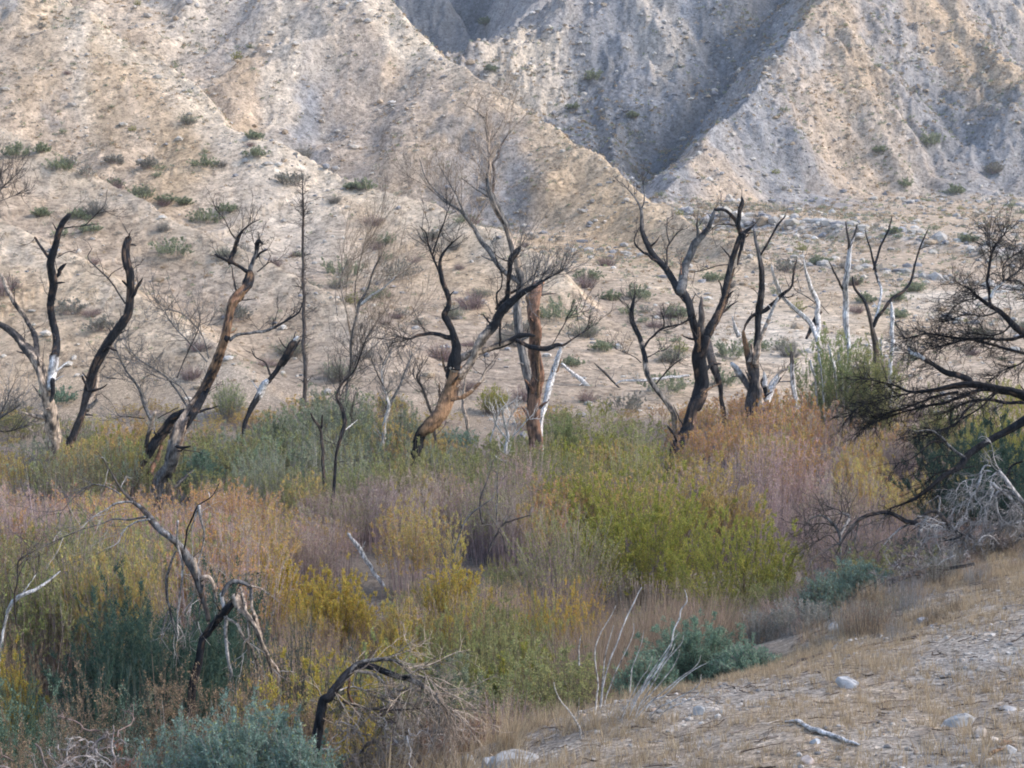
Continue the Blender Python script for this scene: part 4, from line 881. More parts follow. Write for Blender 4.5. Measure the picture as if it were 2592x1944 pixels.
T("fallen_branch_tangle", "fallen tangle of silvery curling branches at the right edge where the bank meets the thicket", "fallen branches", "R3", 17,
  ([(2700, 900, 90), (2450, 700, 80), (2212, 520, 62), (2120, 400, 50), (2030, 260, 40), (1955, 160, 24)], 'GS'),
  [([(1960, 190, 16), (1920, 190, 22), (1880, 240, 24), (1870, 330, 26), (1890, 390, 26), (1850, 500, 22), (1820, 620, 18), (1800, 700, 10)], 'S'), ([(1880, 180, 14), (1820, 170, 16), (1770, 230, 18), (1740, 330, 20), (1680, 420, 14), (1600, 480, 10), (1500, 540, 5)], 'S'),
   ([(1870, 120, 10), (1820, 115, 14), (1780, 160, 14), (1750, 250, 12), (1720, 350, 8)], 'S'), ([(1800, 265, 8), (1700, 258, 10), (1620, 265, 12), (1560, 300, 9), (1535, 335, 5)], 'S'),
   ([(2130, 420, 36), (2000, 370, 24), (1930, 400, 22), (1900, 460, 14)], 'GS'), ([(2060, 380, 18), (2100, 500, 22), (2110, 600, 18), (2100, 720, 9)], 'S'), ([(1890, 290, 30), (1960, 360, 26), (2050, 440, 24), (2150, 560, 26), (2230, 640, 30)], 'S'),
   ([(2212, 700, 34), (2050, 720, 26), (1940, 770, 22), (1820, 850, 18), (1720, 930, 14), (1560, 1040, 8)], 'S'), ([(1930, 480, 16), (1940, 600, 18), (1980, 680, 16), (1940, 760, 8)], 'S'),
   ([(1850, 690, 12), (1740, 700, 18), (1660, 780, 16), (1620, 850, 12), (1600, 930, 6)], 'S'), ([(1700, 700, 8), (1620, 695, 12), (1540, 715, 10), (1500, 750, 4)], 'S'),
   ([(1300, 910, 0), (1560, 850, 26), (1480, 770, 30), (1400, 690, 44), (1330, 600, 40)], 'KD'), ([(1640, 940, 24), (1560, 850, 30), (1500, 800, 34), (1360, 740, 20), (1300, 730, 14), (1240, 770, 6)], 'PK'),
   ([(1620, 920, 12), (1520, 930, 14), (1420, 970, 14), (1340, 1060, 12), (1200, 1150, 5)], 'P'), ([(1480, 1050, 9), (1380, 1060, 12), (1300, 1100, 10), (1200, 1150, 5)], 'P'), ([(1520, 840, 12), (1420, 870, 16), (1330, 850, 18), (1295, 855, 16), (1310, 900, 6)], 'P'),
   ([(2300, 900, 60), (2200, 830, 40), (2080, 960, 34), (1950, 980, 28), (1800, 1060, 20), (1700, 1130, 14), (1560, 1170, 8), (1440, 1210, 4)], 'GD'), ([(2060, 940, 20), (2060, 1040, 16), (1990, 1110, 10), (1940, 1190, 4)], 'S')],
  [dict(n=11, len=.36, levels=3, kids=5, up=-.2, r=.006, maxr=.05, col='S', bias=(-.5, 0, -.35), lo=.05, wander=.3), dict(n=8, len=.5, levels=3, kids=5, up=-.1, r=.005, maxr=.06, col='G', bias=(-.5, 0, -.4), lo=.1, wander=.3, on=[8, 17, 10, 7])], seed=26, tilt=0.0)
T("fallen_branch", "long brown branch on the bank beneath the silvery tangle, thin tips trailing left", "fallen branch", "R3", 15.6,
  ([(1700, 1130, 30), (1500, 1165, 34), (1300, 1175, 44), (1130, 1205, 48), (1000, 1250, 44), (900, 1290, 38), (840, 1335, 28), (780, 1400, 18), (730, 1480, 6)], 'D'),
  [([(900, 1290, 24), (800, 1270, 16), (730, 1275, 15), (660, 1340, 14), (620, 1390, 13), (600, 1480, 6)], 'G'), ([(640, 1350, 10), (560, 1380, 12), (500, 1430, 8), (470, 1460, 4)], 'K'), ([(1000, 1245, 16), (840, 1280, 16), (740, 1340, 14), (690, 1370, 12), (660, 1460, 5)], 'D'),
   ([(1500, 1050, 10), (1400, 1090, 14), (1320, 1150, 12), (1260, 1220, 5)], 'S'), ([(1400, 1170, 12), (1330, 1280, 12), (1240, 1360, 10), (1190, 1420, 4)], 'D'), ([(1450, 1200, 10), (1360, 1290, 9), (1350, 1380, 4)], 'S')],
  dict(n=4, len=.25, levels=3, kids=4, up=-.15, r=.005, maxr=.05, col='G', bias=(-.3, 0, -.3)), seed=27, tilt=0, base_ext=False)
T("fallen_branch", "arched brown branch with drooping pale tips behind the yellow flecked saltbush", "fallen branch", "R3", 20,
  ([(1640, 850, 30), (1500, 800, 34), (1300, 760, 40), (1130, 720, 52), (950, 655, 44), (860, 620, 38), (770, 600, 38), (680, 612, 36), (570, 640, 34), (500, 690, 36), (440, 770, 30), (370, 850, 24), (320, 930, 20), (270, 1040, 8)], 'KKD'),
  [([(510, 690, 18), (490, 780, 16), (470, 880, 14), (460, 960, 6)], 'G'), ([(440, 770, 14), (420, 880, 12), (370, 990, 9), (350, 1040, 5)], 'D'), ([(320, 910, 10), (220, 960, 9), (120, 1040, 4)], 'G'),
   ([(430, 690, 6), (480, 635, 9), (560, 590, 6)], 'P'), ([(1330, 600, 30), (1230, 600, 24), (1140, 640, 22), (1050, 700, 20), (930, 770, 18), (850, 840, 14), (780, 920, 10), (740, 980, 4)], 'DS'),
   ([(1330, 600, 24), (1340, 450, 18), (1300, 440, 14), (1150, 555, 5)], 'S'), ([(1220, 640, 40), (1160, 740, 40), (1130, 850, 32), (1120, 940, 22), (1080, 1080, 10)], 'G'), ([(1270, 640, 26), (1210, 790, 32), (1180, 900, 24), (1120, 1030, 14), (1060, 1140, 6)], 'D'),
   ([(860, 860, 8), (760, 890, 8), (660, 935, 4)], 'G'), ([(1240, 790, 10), (1060, 860, 9), (960, 960, 4)], 'G')],
  dict(n=4, len=.45, levels=3, kids=4, up=-.25, r=.0055, maxr=.05, col='G', bias=(-.3, 0, -.4)), seed=28, tilt=0)
T("dead_bush_tangle", "thin arching dark dead twigs in front of the mauve thicket left of the arched branch", "dead bush", "L3", 22,
  ([(1240, 900, 14), (1240, 760, 16), (1210, 690, 16), (1150, 640, 10), (1090, 650, 8), (1060, 690, 5)], 'G'),
  [([(1240, 740, 14), (1290, 650, 14), (1270, 630, 12), (1230, 620, 6)], 'S'), ([(1210, 690, 8), (1120, 680, 8), (1050, 750, 4)], 'D'), ([(1240, 800, 8), (1180, 740, 6), (1080, 800, 4)], 'D'), ([(1220, 700, 6), (1250, 620, 6), (1170, 590, 4)], 'K')],
  dict(n=10, len=.6, levels=3, kids=4, up=.1, r=.006, maxr=.06, col='D'), seed=29)
# near left
T("bent_dead_tree", "near bent dead tree leaning left at the lower left with drooping silver twigs", "dead tree", "L1", 16,
  ([(1060, 1010, 42), (1080, 960, 46), (1130, 890, 46), (1190, 810, 42), (1245, 755, 36)], 'K'),
  [([(1100, 880, 24), (1092, 840, 22), (1075, 780, 24), (1055, 710, 32), (1035, 640, 40), (1010, 580, 45), (970, 510, 40), (900, 440, 32), (820, 370, 30), (760, 300, 24), (700, 250, 18), (640, 190, 12), (590, 100, 8), (540, 20, 5), (500, -20, 3)], 'DGD'),
   ([(700, 250, 10), (620, 255, 10), (560, 290, 8), (480, 340, 6), (430, 390, 3)], 'S'), ([(640, 215, 8), (570, 175, 8), (490, 160, 8), (420, 200, 6), (370, 250, 5), (300, 340, 3)], 'G'),
   ([(770, 330, 11), (680, 345, 9), (600, 340, 8), (530, 370, 6), (400, 410, 5), (200, 500, 3)], 'G'), ([(790, 345, 9), (710, 360, 9), (650, 410, 8), (620, 470, 6), (555, 500, 3)], 'S'),
   ([(975, 500, 9), (990, 400, 9), (1020, 320, 9), (1050, 270, 9), (1120, 220, 6), (1160, 150, 4)], 'K'), ([(1052, 268, 14), (1060, 340, 12), (1080, 420, 10), (1062, 520, 7), (1040, 600, 4)], 'S'), ([(1050, 275, 8), (1020, 360, 7), (990, 430, 4)], 'S'),
   ([(940, 355, 16), (938, 470, 15), (965, 600, 14), (950, 750, 12), (935, 900, 10), (945, 960, 5)], 'S'), ([(930, 510, 9), (880, 640, 15), (885, 760, 16), (910, 880, 12), (932, 970, 5)], 'G'),
   ([(890, 830, 9), (865, 900, 8), (850, 1000, 4)], 'G'), ([(1025, 550, 22), (1036, 680, 16), (1020, 760, 10), (985, 820, 4)], 'PS'), ([(1070, 690, 16), (1060, 800, 9), (1040, 900, 7), (990, 980, 4)], 'G'),
   ([(1170, 750, 22), (1210, 690, 20), (1250, 675, 20), (1310, 690, 18), (1330, 740, 18), (1332, 820, 20), (1370, 940, 20), (1390, 1030, 20), (1440, 1110, 18), (1480, 1160, 7)], 'GP'),
   ([(1232, 765, 34), (1252, 765, 42), (1272, 810, 40), (1310, 850, 30), (1350, 910, 25), (1380, 1000, 22), (1420, 1100, 18), (1452, 1195, 8)], 'P'),
   ([(1162, 735, 22), (1190, 850, 22), (1190, 950, 20), (1200, 1060, 18), (1222, 1150, 14), (1215, 1195, 5)], 'S'), ([(1195, 865, 18), (1250, 900, 18), (1290, 970, 17), (1340, 1050, 15), (1380, 1180, 14), (1432, 1255, 7)], 'P'),
   ([(1270, 700, 14), (1310, 880, 16), (1312, 1000, 13), (1310, 1085, 6)], 'P'), ([(1060, 665, 30), (1095, 650, 26), (1120, 690, 20), (1145, 770, 10)], 'P'), ([(1310, 695, 10), (1380, 710, 7), (1410, 740, 3)], 'P'), ([(1320, 960, 12), (1290, 1000, 10), (1280, 1080, 5)], 'P')],
  [dict(n=2.2, len=.4, levels=2, kids=3, up=-.25, r=.005, maxr=.02, col='S', lo=.1), dict(n=5, len=.6, levels=2, kids=4, up=.1, r=.004, maxr=.01, col='G', bias=(-.6, 0, 0), on=[2, 3, 4, 5])], seed=30, tilt=.1)
T("arched_dead_branch", "near black dead limb arching to the right with tangled brown tips", "fallen branch", "L2", 9.5,
  ([(235, 1680, 42), (280, 1600, 38), (330, 1530, 34), (390, 1462, 31), (460, 1432, 28), (540, 1450, 26), (620, 1480, 24), (700, 1500, 21), (780, 1540, 22), (850, 1590, 16), (900, 1660, 8)], 'KKP'),
  [([(380, 1475, 22), (420, 1420, 20), (500, 1395, 22), (580, 1392, 18), (640, 1412, 14), (690, 1445, 6)], 'G'), ([(560, 1395, 10), (640, 1370, 8), (715, 1345, 4)], 'P'), ([(420, 1450, 16), (520, 1480, 14), (580, 1540, 12), (600, 1600, 10), (580, 1660, 5)], 'S'),
   ([(390, 1500, 14), (380, 1570, 13), (410, 1640, 12), (440, 1720, 8)], 'R'), ([(460, 1560, 10), (520, 1570, 10), (640, 1620, 9), (760, 1640, 5)], 'P'), ([(620, 1480, 14), (720, 1480, 12), (800, 1500, 11), (880, 1560, 8), (950, 1590, 4)], 'P'),
   ([(330, 1560, 10), (420, 1540, 10), (540, 1600, 8), (640, 1640, 4)], 'S'), ([(640, 1560, 10), (760, 1560, 9), (860, 1640, 8), (940, 1700, 4)], 'P'), ([(350, 1620, 12), (500, 1660, 10), (700, 1660, 8), (900, 1640, 4)], 'D'), ([(690, 1490, 8), (760, 1440, 7), (830, 1420, 3)], 'P')],
  [dict(n=13, len=.37, levels=3, kids=4, up=-.1, r=.004, maxr=.05, col='P', lo=.3, bias=(.3, 0, -.15)), dict(n=7, len=.3, levels=2, kids=4, up=-.1, r=.0035, maxr=.02, col='G', lo=.1)], seed=31, tilt=.1)
T("dead_branch", "thin white forked stick standing among stems at the far left of the thicket", "dead branch", "L1", 19,
  ([(20, 900, 12), (50, 810, 16), (110, 750, 20), (180, 720, 16), (250, 670, 12), (320, 615, 6)], 'W'), [([(85, 900, 8), (75, 760, 9), (95, 660, 9), (100, 560, 8), (200, 500, 4)], 'D'), ([(100, 760, 7), (150, 690, 6), (195, 630, 3)], 'W'), ([(95, 650, 7), (140, 560, 5), (205, 520, 3)], 'D')],
  dict(n=5, len=.5, levels=2, kids=3, up=.2, r=.005, maxr=.02, col='D'), seed=32)
T("fallen_log", "pale straight log propped on the ground against the mauve thicket", "log", "L1", 30.5,
  ([(2025, 700, 20), (1990, 640, 22), (1940, 560, 24), (1890, 490, 26), (1835, 415, 16)], 'W'), [([(1910, 520, 8), (1865, 470, 8), (1850, 430, 4)], 'W')], None, seed=33, base_ext=False)
T("fallen_log", "long grey fallen tree trunk lying down the far slope right of the red trunk", "log", "A5", 66,
  ([(1830, 1470, 36), (1780, 1420, 34), (1700, 1390, 32), (1650, 1365, 26), (1560, 1290, 26), (1500, 1240, 24), (1400, 1155, 12)], 'DWW'),
  [([(1780, 1320, 8), (1700, 1240, 14), (1650, 1190, 12), (1605, 1150, 5)], 'D'), ([(1650, 1350, 8), (1600, 1330, 8), (1560, 1380, 5)], 'W')], dict(n=1, len=.8, levels=2, kids=3, up=.2, r=.008, maxr=.3, col='G'), seed=34, base_ext=False)
T("fallen_log", "white horizontal pole lying behind the slender charred tree", "log", "A5", 58,
  ([(2200, 1232, 12), (2100, 1240, 14), (2000, 1252, 14), (1900, 1262, 14), (1780, 1265, 10), (1740, 1285, 4)], 'W'), [], dict(n=1, len=.5, levels=2, kids=3, up=.3, r=.007, maxr=.3, col='W'), seed=35, base_ext=False)
T("dead_sapling", "leaning grey dead sapling standing behind the tan leaning tree with criss crossing branches", "dead tree", "A4", 50,
  ([(950, 1290, 24), (920, 1200, 22), (860, 1060, 18), (790, 960, 14), (740, 870, 12), (720, 780, 8), (800, 740, 4)], 'G'),
  [([(1220, 1240, 12), (1150, 1160, 12), (1050, 1010, 12), (940, 930, 10), (860, 880, 8), (760, 780, 4)], 'G'), ([(1200, 1180, 9), (1120, 1050, 9), (1000, 1000, 8), (900, 960, 4)], 'G'), ([(1290, 900, 9), (1200, 800, 9), (1100, 700, 8), (1000, 560, 6), (960, 500, 3)], 'G'),
   ([(1100, 1000, 8), (1160, 860, 8), (1220, 730, 7), (1250, 640, 4)], 'D'), ([(1300, 880, 8), (1260, 740, 6), (1160, 620, 5), (1040, 560, 3)], 'G'), ([(780, 1010, 6), (700, 1000, 5), (620, 990, 3)], 'D'), ([(900, 1250, 7), (780, 1240, 6), (720, 1250, 3)], 'D')],
  dict(n=4, len=1.2, levels=3, kids=4, up=.2, r=.007, maxr=.2, col='G'), seed=36)
T("dead_sapling", "thin grey dead sapling just left of the twisted centre tree's foot", "dead tree", "A5", 46,
  ([(600, 1490, 12), (570, 1400, 12), (540, 1310, 12), (505, 1240, 9), (530, 1190, 5)], 'D'), [([(625, 1430, 12), (650, 1360, 8), (670, 1310, 4)], 'D'), ([(545, 1320, 6), (480, 1220, 5), (500, 1140, 3)], 'D')], dict(n=4, len=.8, levels=3, kids=3, up=.3, r=.006, maxr=.2, col='D'), seed=37)
T("dead_sapling", "thin pale stem hanging straight down between the centre tree and the red trunk", "dead tree", "A5", 53,
  ([(835, 1640, 20), (820, 1540, 20), (800, 1450, 22), (790, 1380, 16), (800, 1290, 12), (810, 1200, 7)], 'P'), [([(800, 1400, 8), (770, 1300, 6), (790, 1250, 3)], 'P')], None, seed=38)
T("dead_bush_tangle", "white splayed dead stems standing above the thicket left of the red trunk", "dead bush", "A5", 44,
  ([(1060, 1660, 16), (1070, 1600, 16), (1050, 1530, 14), (1040, 1450, 8), (1090, 1400, 3)], 'W'), [([(1080, 1640, 10), (1000, 1540, 9), (980, 1450, 5)], 'W'), ([(1110, 1600, 8), (1170, 1530, 8), (1210, 1490, 4)], 'W'), ([(1060, 1590, 8), (1080, 1500, 7), (1130, 1430, 3)], 'W'), ([(960, 1640, 8), (990, 1540, 7), (1010, 1460, 3)], 'W'), ([(1100, 1620, 7), (1120, 1540, 6), (1080, 1460, 3)], 'W')],
  dict(n=4, len=.5, levels=2, kids=3, up=.3, r=.008, maxr=.2, col='W'), seed=39)
T("dead_branch", "grey bowed branches rising out of the thicket left of the large green willow", "dead branch", "L2", 30,
  ([(940, 840, 8), (960, 760, 9), (1000, 660, 9), (1060, 600, 8), (1150, 540, 4)], 'G'), [([(1120, 830, 10), (1160, 740, 10), (1200, 680, 9), (1270, 655, 8), (1340, 635, 5)], 'D'), ([(1090, 680, 12), (1075, 600, 12), (1085, 530, 10), (1120, 430, 6), (1145, 340, 3)], 'D'), ([(1160, 690, 8), (1165, 560, 8), (1165, 400, 5)], 'G'), ([(1300, 1090, 10), (1285, 980, 16), (1295, 930, 14), (1310, 890, 6)], 'K'), ([(1215, 830, 9), (1200, 760, 8), (1140, 660, 5)], 'D')],
  dict(n=2, len=.5, levels=2, kids=3, up=.3, r=.006, maxr=.1, col='G'), seed=40)
T("burnt_snag", "bare grey crown tip poking in at the left edge above the three forked tree", "dead tree", "A4", 52,
  ([(-260, 900, 40), (-200, 500, 34), (-150, 100, 26), (-90, -60, 16), (-40, -130, 10), (10, -180, 6)], 'G'), [([(-60, -100, 8), (30, -200, 6), (130, -290, 3)], 'D'), ([(-90, -50, 8), (0, -100, 6), (160, -160, 3)], 'D'), ([(-60, -110, 7), (0, -240, 5), (20, -340, 3)], 'D')],
  dict(n=4, len=.9, levels=3, kids=4, up=.25, r=.008, maxr=.2, col='D'), seed=41)
T("dead_sapling", "grey twiggy dead tree low at the left edge behind the three forked tree", "dead tree", "A4", 54,
  ([(-150, 1500, 30), (-80, 1350, 22), (0, 1250, 14), (80, 1200, 8), (130, 1160, 4)], 'G'), [([(-60, 1330, 10), (60, 1330, 8), (180, 1290, 4)], 'D'), ([(-30, 1280, 8), (40, 1150, 6), (60, 1080, 3)], 'G')], dict(n=5, len=1.2, levels=3, kids=4, up=.2, r=.007, maxr=.2, col='G', bias=(.3, 0, 0)), seed=42)

for i, (lab, pts) in enumerate((("thin white broken stem inside the green bush, left of its middle", [(1040, 1230, 16), (1025, 1150, 22), (1005, 1090, 18), (990, 1040, 8)]),
    ("short white stem low in the green bush's left side", [(915, 1260, 12), (900, 1200, 18), (885, 1130, 10)]), ("leaning white stem in the green bush, right of the slender tree", [(1215, 1230, 14), (1235, 1170, 22), (1250, 1100, 10)]),
    ("thin white stem in the right side of the green bush", [(1330, 1130, 12), (1318, 1060, 16), (1325, 990, 8)]), ("short white stub just left of the slender white tree in the bush", [(1075, 1200, 12), (1062, 1130, 18), (1055, 1070, 8)]),
    ("white stub at the left rim of the green bush", [(950, 1180, 10), (940, 1130, 16), (935, 1090, 8)]))):
    T("white_stub", lab, "dead stem", "A6", 53.5, (pts, 'W'), [], None, seed=60 + i, group="white stems inside the green bush")
# ---------------------------------------------------------------- shrubs that stand out one by one
B = shrub_px
# big willows of the wash
B("willow_bush", "largest bright yellow green willow bush in the middle of the wash", "willow bush", "willow", "lime", "brown", 1400, 975, 30, 440, nleaf=44000)
B("willow_bush", "rounded dark green willow bush at the right end of the big yellow green one", "willow bush", "willow", "lime", "brown", 1610, 1055, 26.5, 370, nleaf=30000, dome=.5)
B("willow_bush", "dull olive willow bush with bare purple lower stems left of the bright green one", "willow bush", "willow", "olive", "purple", 1220, 1065, 28, 280, lo=.45, nleaf=7000)
B("willow_bush", "yellow green willow bush standing just behind the largest one", "willow bush", "willow", "lime", "brown", 1260, 960, 35, 300)
B("willow_bush", "amber tipped willow bush behind the right half of the largest green one", "willow bush", "willow", "amber", "brown", 1540, 955, 34, 240, lo=.4)
B("willow_bush", "golden yellow willow bush under the pale propped log", "willow bush", "willow", "gold", "brown", 715, 1195, 25, 210)
B("willow_bush", "golden olive willow bush between the bent dead tree and the brightest yellow bush", "willow bush", "willow", "gold", "purple", 590, 1170, 27, 220, lo=.35)
B("willow_bush", "upright golden willow bush right of the clearing", "willow bush", "willow", "gold", "brown", 985, 1165, 24, 190)
B("willow_bush", "amber willow bush leaning against the upright golden one on its left", "willow bush", "willow", "amber", "brown", 880, 1270, 22, 180)
B("willow_bush", "low golden green willow bush above the arched dead limb", "willow bush", "willow", "gold", "green", 870, 1330, 18.5, 230)
B("willow_bush", "green and yellow streaked willow bush left of the grass slope", "willow bush", "willow", "olive", "brown", 1080, 1270, 20.5, 220)
B("willow_bush", "dim olive willow bush at the foot of the slope with tips bending right", "willow bush", "willow", "lime", "brown", 1130, 1380, 16.5, 220)
B("willow_bush", "pale green leafy shoots growing low behind the arched limb", "willow bush", "willow", "sage", "green", 980, 1400, 15.5, 200)
B("willow_bush", "yellow willow bush half hidden at the far left edge", "willow bush", "willow", "gold", "brown", 10, 1350, 18.5, 170)
# dark broom shrubs near left
B("broom_bush", "largest dark blue green bush behind the drooping silver twigs", "bush", "broom", "deep", "green", 260, 1200, 18.5, 350, nleaf=42000)
B("broom_bush", "dark blue green bush directly under the bent dead tree's stem", "bush", "broom", "deep", "green", 405, 1230, 17.5, 300, nleaf=34000)
B("broom_bush", "dark green bush rising just behind the top of the bent tree's arch", "bush", "broom", "deep", "green", 495, 1185, 20, 230, nleaf=22000)
B("broom_bush", "wispy dark green broom bush with bare upright sprigs right of the broken arch", "bush", "broom", "deep", "dark", 645, 1275, 16.5, 130, nleaf=3500, L=.035)
B("broom_bush", "wispy dark broom leaning right beside the arched limb", "bush", "broom", "deep", "dark", 745, 1350, 14, 190, nleaf=4000, L=.03, W=.005)
B("broom_bush", "teal grey bush low at the left edge under the yellow willow", "bush", "brush", "teal", "green", 60, 1410, 14.5, 240, nleaf=15000)
B("broom_bush", "dull teal bush in the gap below the dark blue green bushes", "bush", "brush", "teal", "brown", 300, 1440, 13.6, 170, nleaf=11000)
B("dry_bush", "rusty brown seed covered bush below the dark bushes", "dry bush", "brush", "brown", "brown", 370, 1375, 13.5, 200, nleaf=14000)
B("dry_bush", "rusty brown bush with feathery tips left of the dull teal bush", "dry bush", "brush", "brown", "brown", 180, 1400, 13.8, 220, nleaf=14000)
B("dry_bush", "brown and olive bush at the lower left edge", "dry bush", "brush", "brown", "brown", 30, 1480, 11.5, 260, nleaf=15000)
B("dry_bush", "brown feathery bush under the hanging silver twigs of the arch", "dry bush", "brush", "brown", "brown", 520, 1440, 13, 190, nleaf=11000)
B("dry_bush", "pinkish brown feathery bush beside the stem of the arched limb", "dry bush", "brush", "brown", "brown", 655, 1420, 11.5, 130, nleaf=11000)
B("saltbush", "largest blue green saltbush filling the bottom edge", "saltbush", "salt", "blue", "grey", 540, 1478, 9.3, 430, nleaf=70000, L=.024, W=.010, stems=260, twigs=8)
B("saltbush", "blue green saltbush mound joined to the left of the largest one", "saltbush", "salt", "blue", "grey", 365, 1508, 9.6, 270, nleaf=30000, L=.024, W=.010)
B("saltbush", "blue green saltbush mound at the right foot of the largest one", "saltbush", "salt", "blue", "grey", 655, 1560, 8.9, 190, nleaf=24000, L=.024, W=.010)
B("red_buckwheat", "low rusty red buckwheat clump at the bottom edge", "buckwheat", "brush", "red", "red", 265, 1590, 8.6, 150, nleaf=9000, L=.012, W=.007, dome=.7)
B("dry_bush", "bare brown twiggy bush under the tips of the arched limb", "dry bush", "brush", "brown", "red", 980, 1530, 10.2, 260, nleaf=1500, L=.02, stems=150, sr=.0035)
B("dry_bush", "grey brown twiggy bush below the green shoots", "dry bush", "brush", "brown", "purple", 1090, 1480, 12.2, 230, nleaf=3500, L=.02, stems=130, sr=.0035)
# on the bank
B("saltbush", "green saltbush on the bank behind the white wands", "saltbush", "salt", "teal", "brown", 1510, 1312, 13.3, 340, nleaf=34000, L=.024, W=.009, dome=.7)
B("saltbush", "dark green saltbush at the left end of the bank's green clump", "saltbush", "salt", "teal", "brown", 1400, 1395, 11.9, 170, nleaf=9000, L=.028, W=.010)
B("saltbush", "low thin green saltbush at the right end of the bank's green clump", "saltbush", "salt", "teal", "grey", 1620, 1385, 12.8, 190, nleaf=6000, L=.028, W=.010)
B("rabbitbrush", "blue grey bush flecked with yellow flowers below the arched brown branch", "rabbitbrush", "salt", "blue", "brown", 1855, 1190, 17, 190, nleaf=14000, L=.026, W=.011)
B("rabbitbrush", "smaller yellow flecked blue grey bush just left of its bigger neighbour", "rabbitbrush", "salt", "blue", "brown", 1775, 1222, 16.6, 120, nleaf=8000, L=.026, W=.011)
B("grey_broom", "grey broom like bush with pale stems in front of the yellow flecked bush", "bush", "brush", "grey", "grey", 1735, 1285, 15.4, 180, nleaf=3500, dome=.35, wander=.03)
B("grey_broom", "sparse grey broom bush on the bank edge left of its larger neighbour", "bush", "brush", "grey", "grey", 1650, 1300, 15.6, 120, nleaf=2000, dome=.35, wander=.03)
B("evergreen_bush", "tall dark blue green bush behind the silvery tangle at the right edge", "bush", "willow", "deep", "dark", 2140, 870, 23, 420, nleaf=46000, L=.045, W=.012, dome=.3)
B("evergreen_bush", "lower dark green bush against the right edge beneath the black limb", "bush", "willow", "deep", "dark", 2230, 960, 21, 260, nleaf=14000, L=.045, W=.012)
B("evergreen_bush", "dark bush in the hollow behind the silvery tangle", "bush", "brush", "deep", "dark", 2010, 1130, 20.5, 200, nleaf=6000, L=.035)
B("willow_bush", "yellow green willow glimpsed through the black limbs at the right edge", "willow bush", "willow", "lime", "brown", 2190, 770, 41, 230, L=.08)
B("willow_bush", "olive willow glimpsed through the black limbs left of the right edge one", "willow bush", "willow", "olive", "brown", 2060, 820, 44, 220, L=.08)
# farther bushes
B("green_bush", "leafy green bush around the feet of the white stems at the upper right", "bush", "willow", "green", "brown", 1800, 690, 54, 220, L=.09, W=.024, nleaf=26000, dome=.22, lo=.05)
B("green_bush", "leafy olive green bush right of the white slender tree's foot", "bush", "willow", "olive", "brown", 1890, 715, 53, 150, L=.09, W=.024, nleaf=18000, dome=.25, lo=.05)
B("green_bush", "small bright green bush at the foot of the red trunk", "bush", "willow", "green", "brown", 1210, 882, 50, 90, L=.08, W=.02, nleaf=11000)
B("green_bush", "yellow green bush behind the centre tree's pale side limb", "bush", "willow", "lime", "brown", 1065, 825, 60, 80, L=.09, W=.02, nleaf=2500)
B("green_bush", "bright green bush right of the black curving snag's foot", "bush", "willow", "lime", "grey", 235, 915, 48, 190, L=.08, W=.02)
B("green_bush", "light green bush between the tan leaning tree and the white black snag", "bush", "willow", "green", "grey", 495, 808, 57, 90, L=.08, W=.02, nleaf=3000)
B("green_bush", "broad sage green bush behind the thin twisted black stem", "bush", "willow", "sage", "grey", 720, 845, 53, 230, L=.09, W=.022)
B("green_bush", "darker sage bush just left of the twisted centre tree", "bush", "willow", "sage", "dark", 880, 855, 50, 110, L=.08, W=.02, nleaf=11000)
B("green_bush", "dim sage bush between the tan tree and the broad sage green bush", "bush", "willow", "sage", "brown", 590, 875, 50, 150, L=.08, W=.02)
B("green_bush", "blue grey bush in the gap right of the tan tree's foot", "bush", "willow", "teal", "grey", 430, 960, 43, 120, L=.07, W=.02)
B("green_bush", "grey green bush behind the fork of the centre tree's foot", "bush", "willow", "teal", "grey", 990, 915, 52, 110, L=.08, W=.02, nleaf=4000)
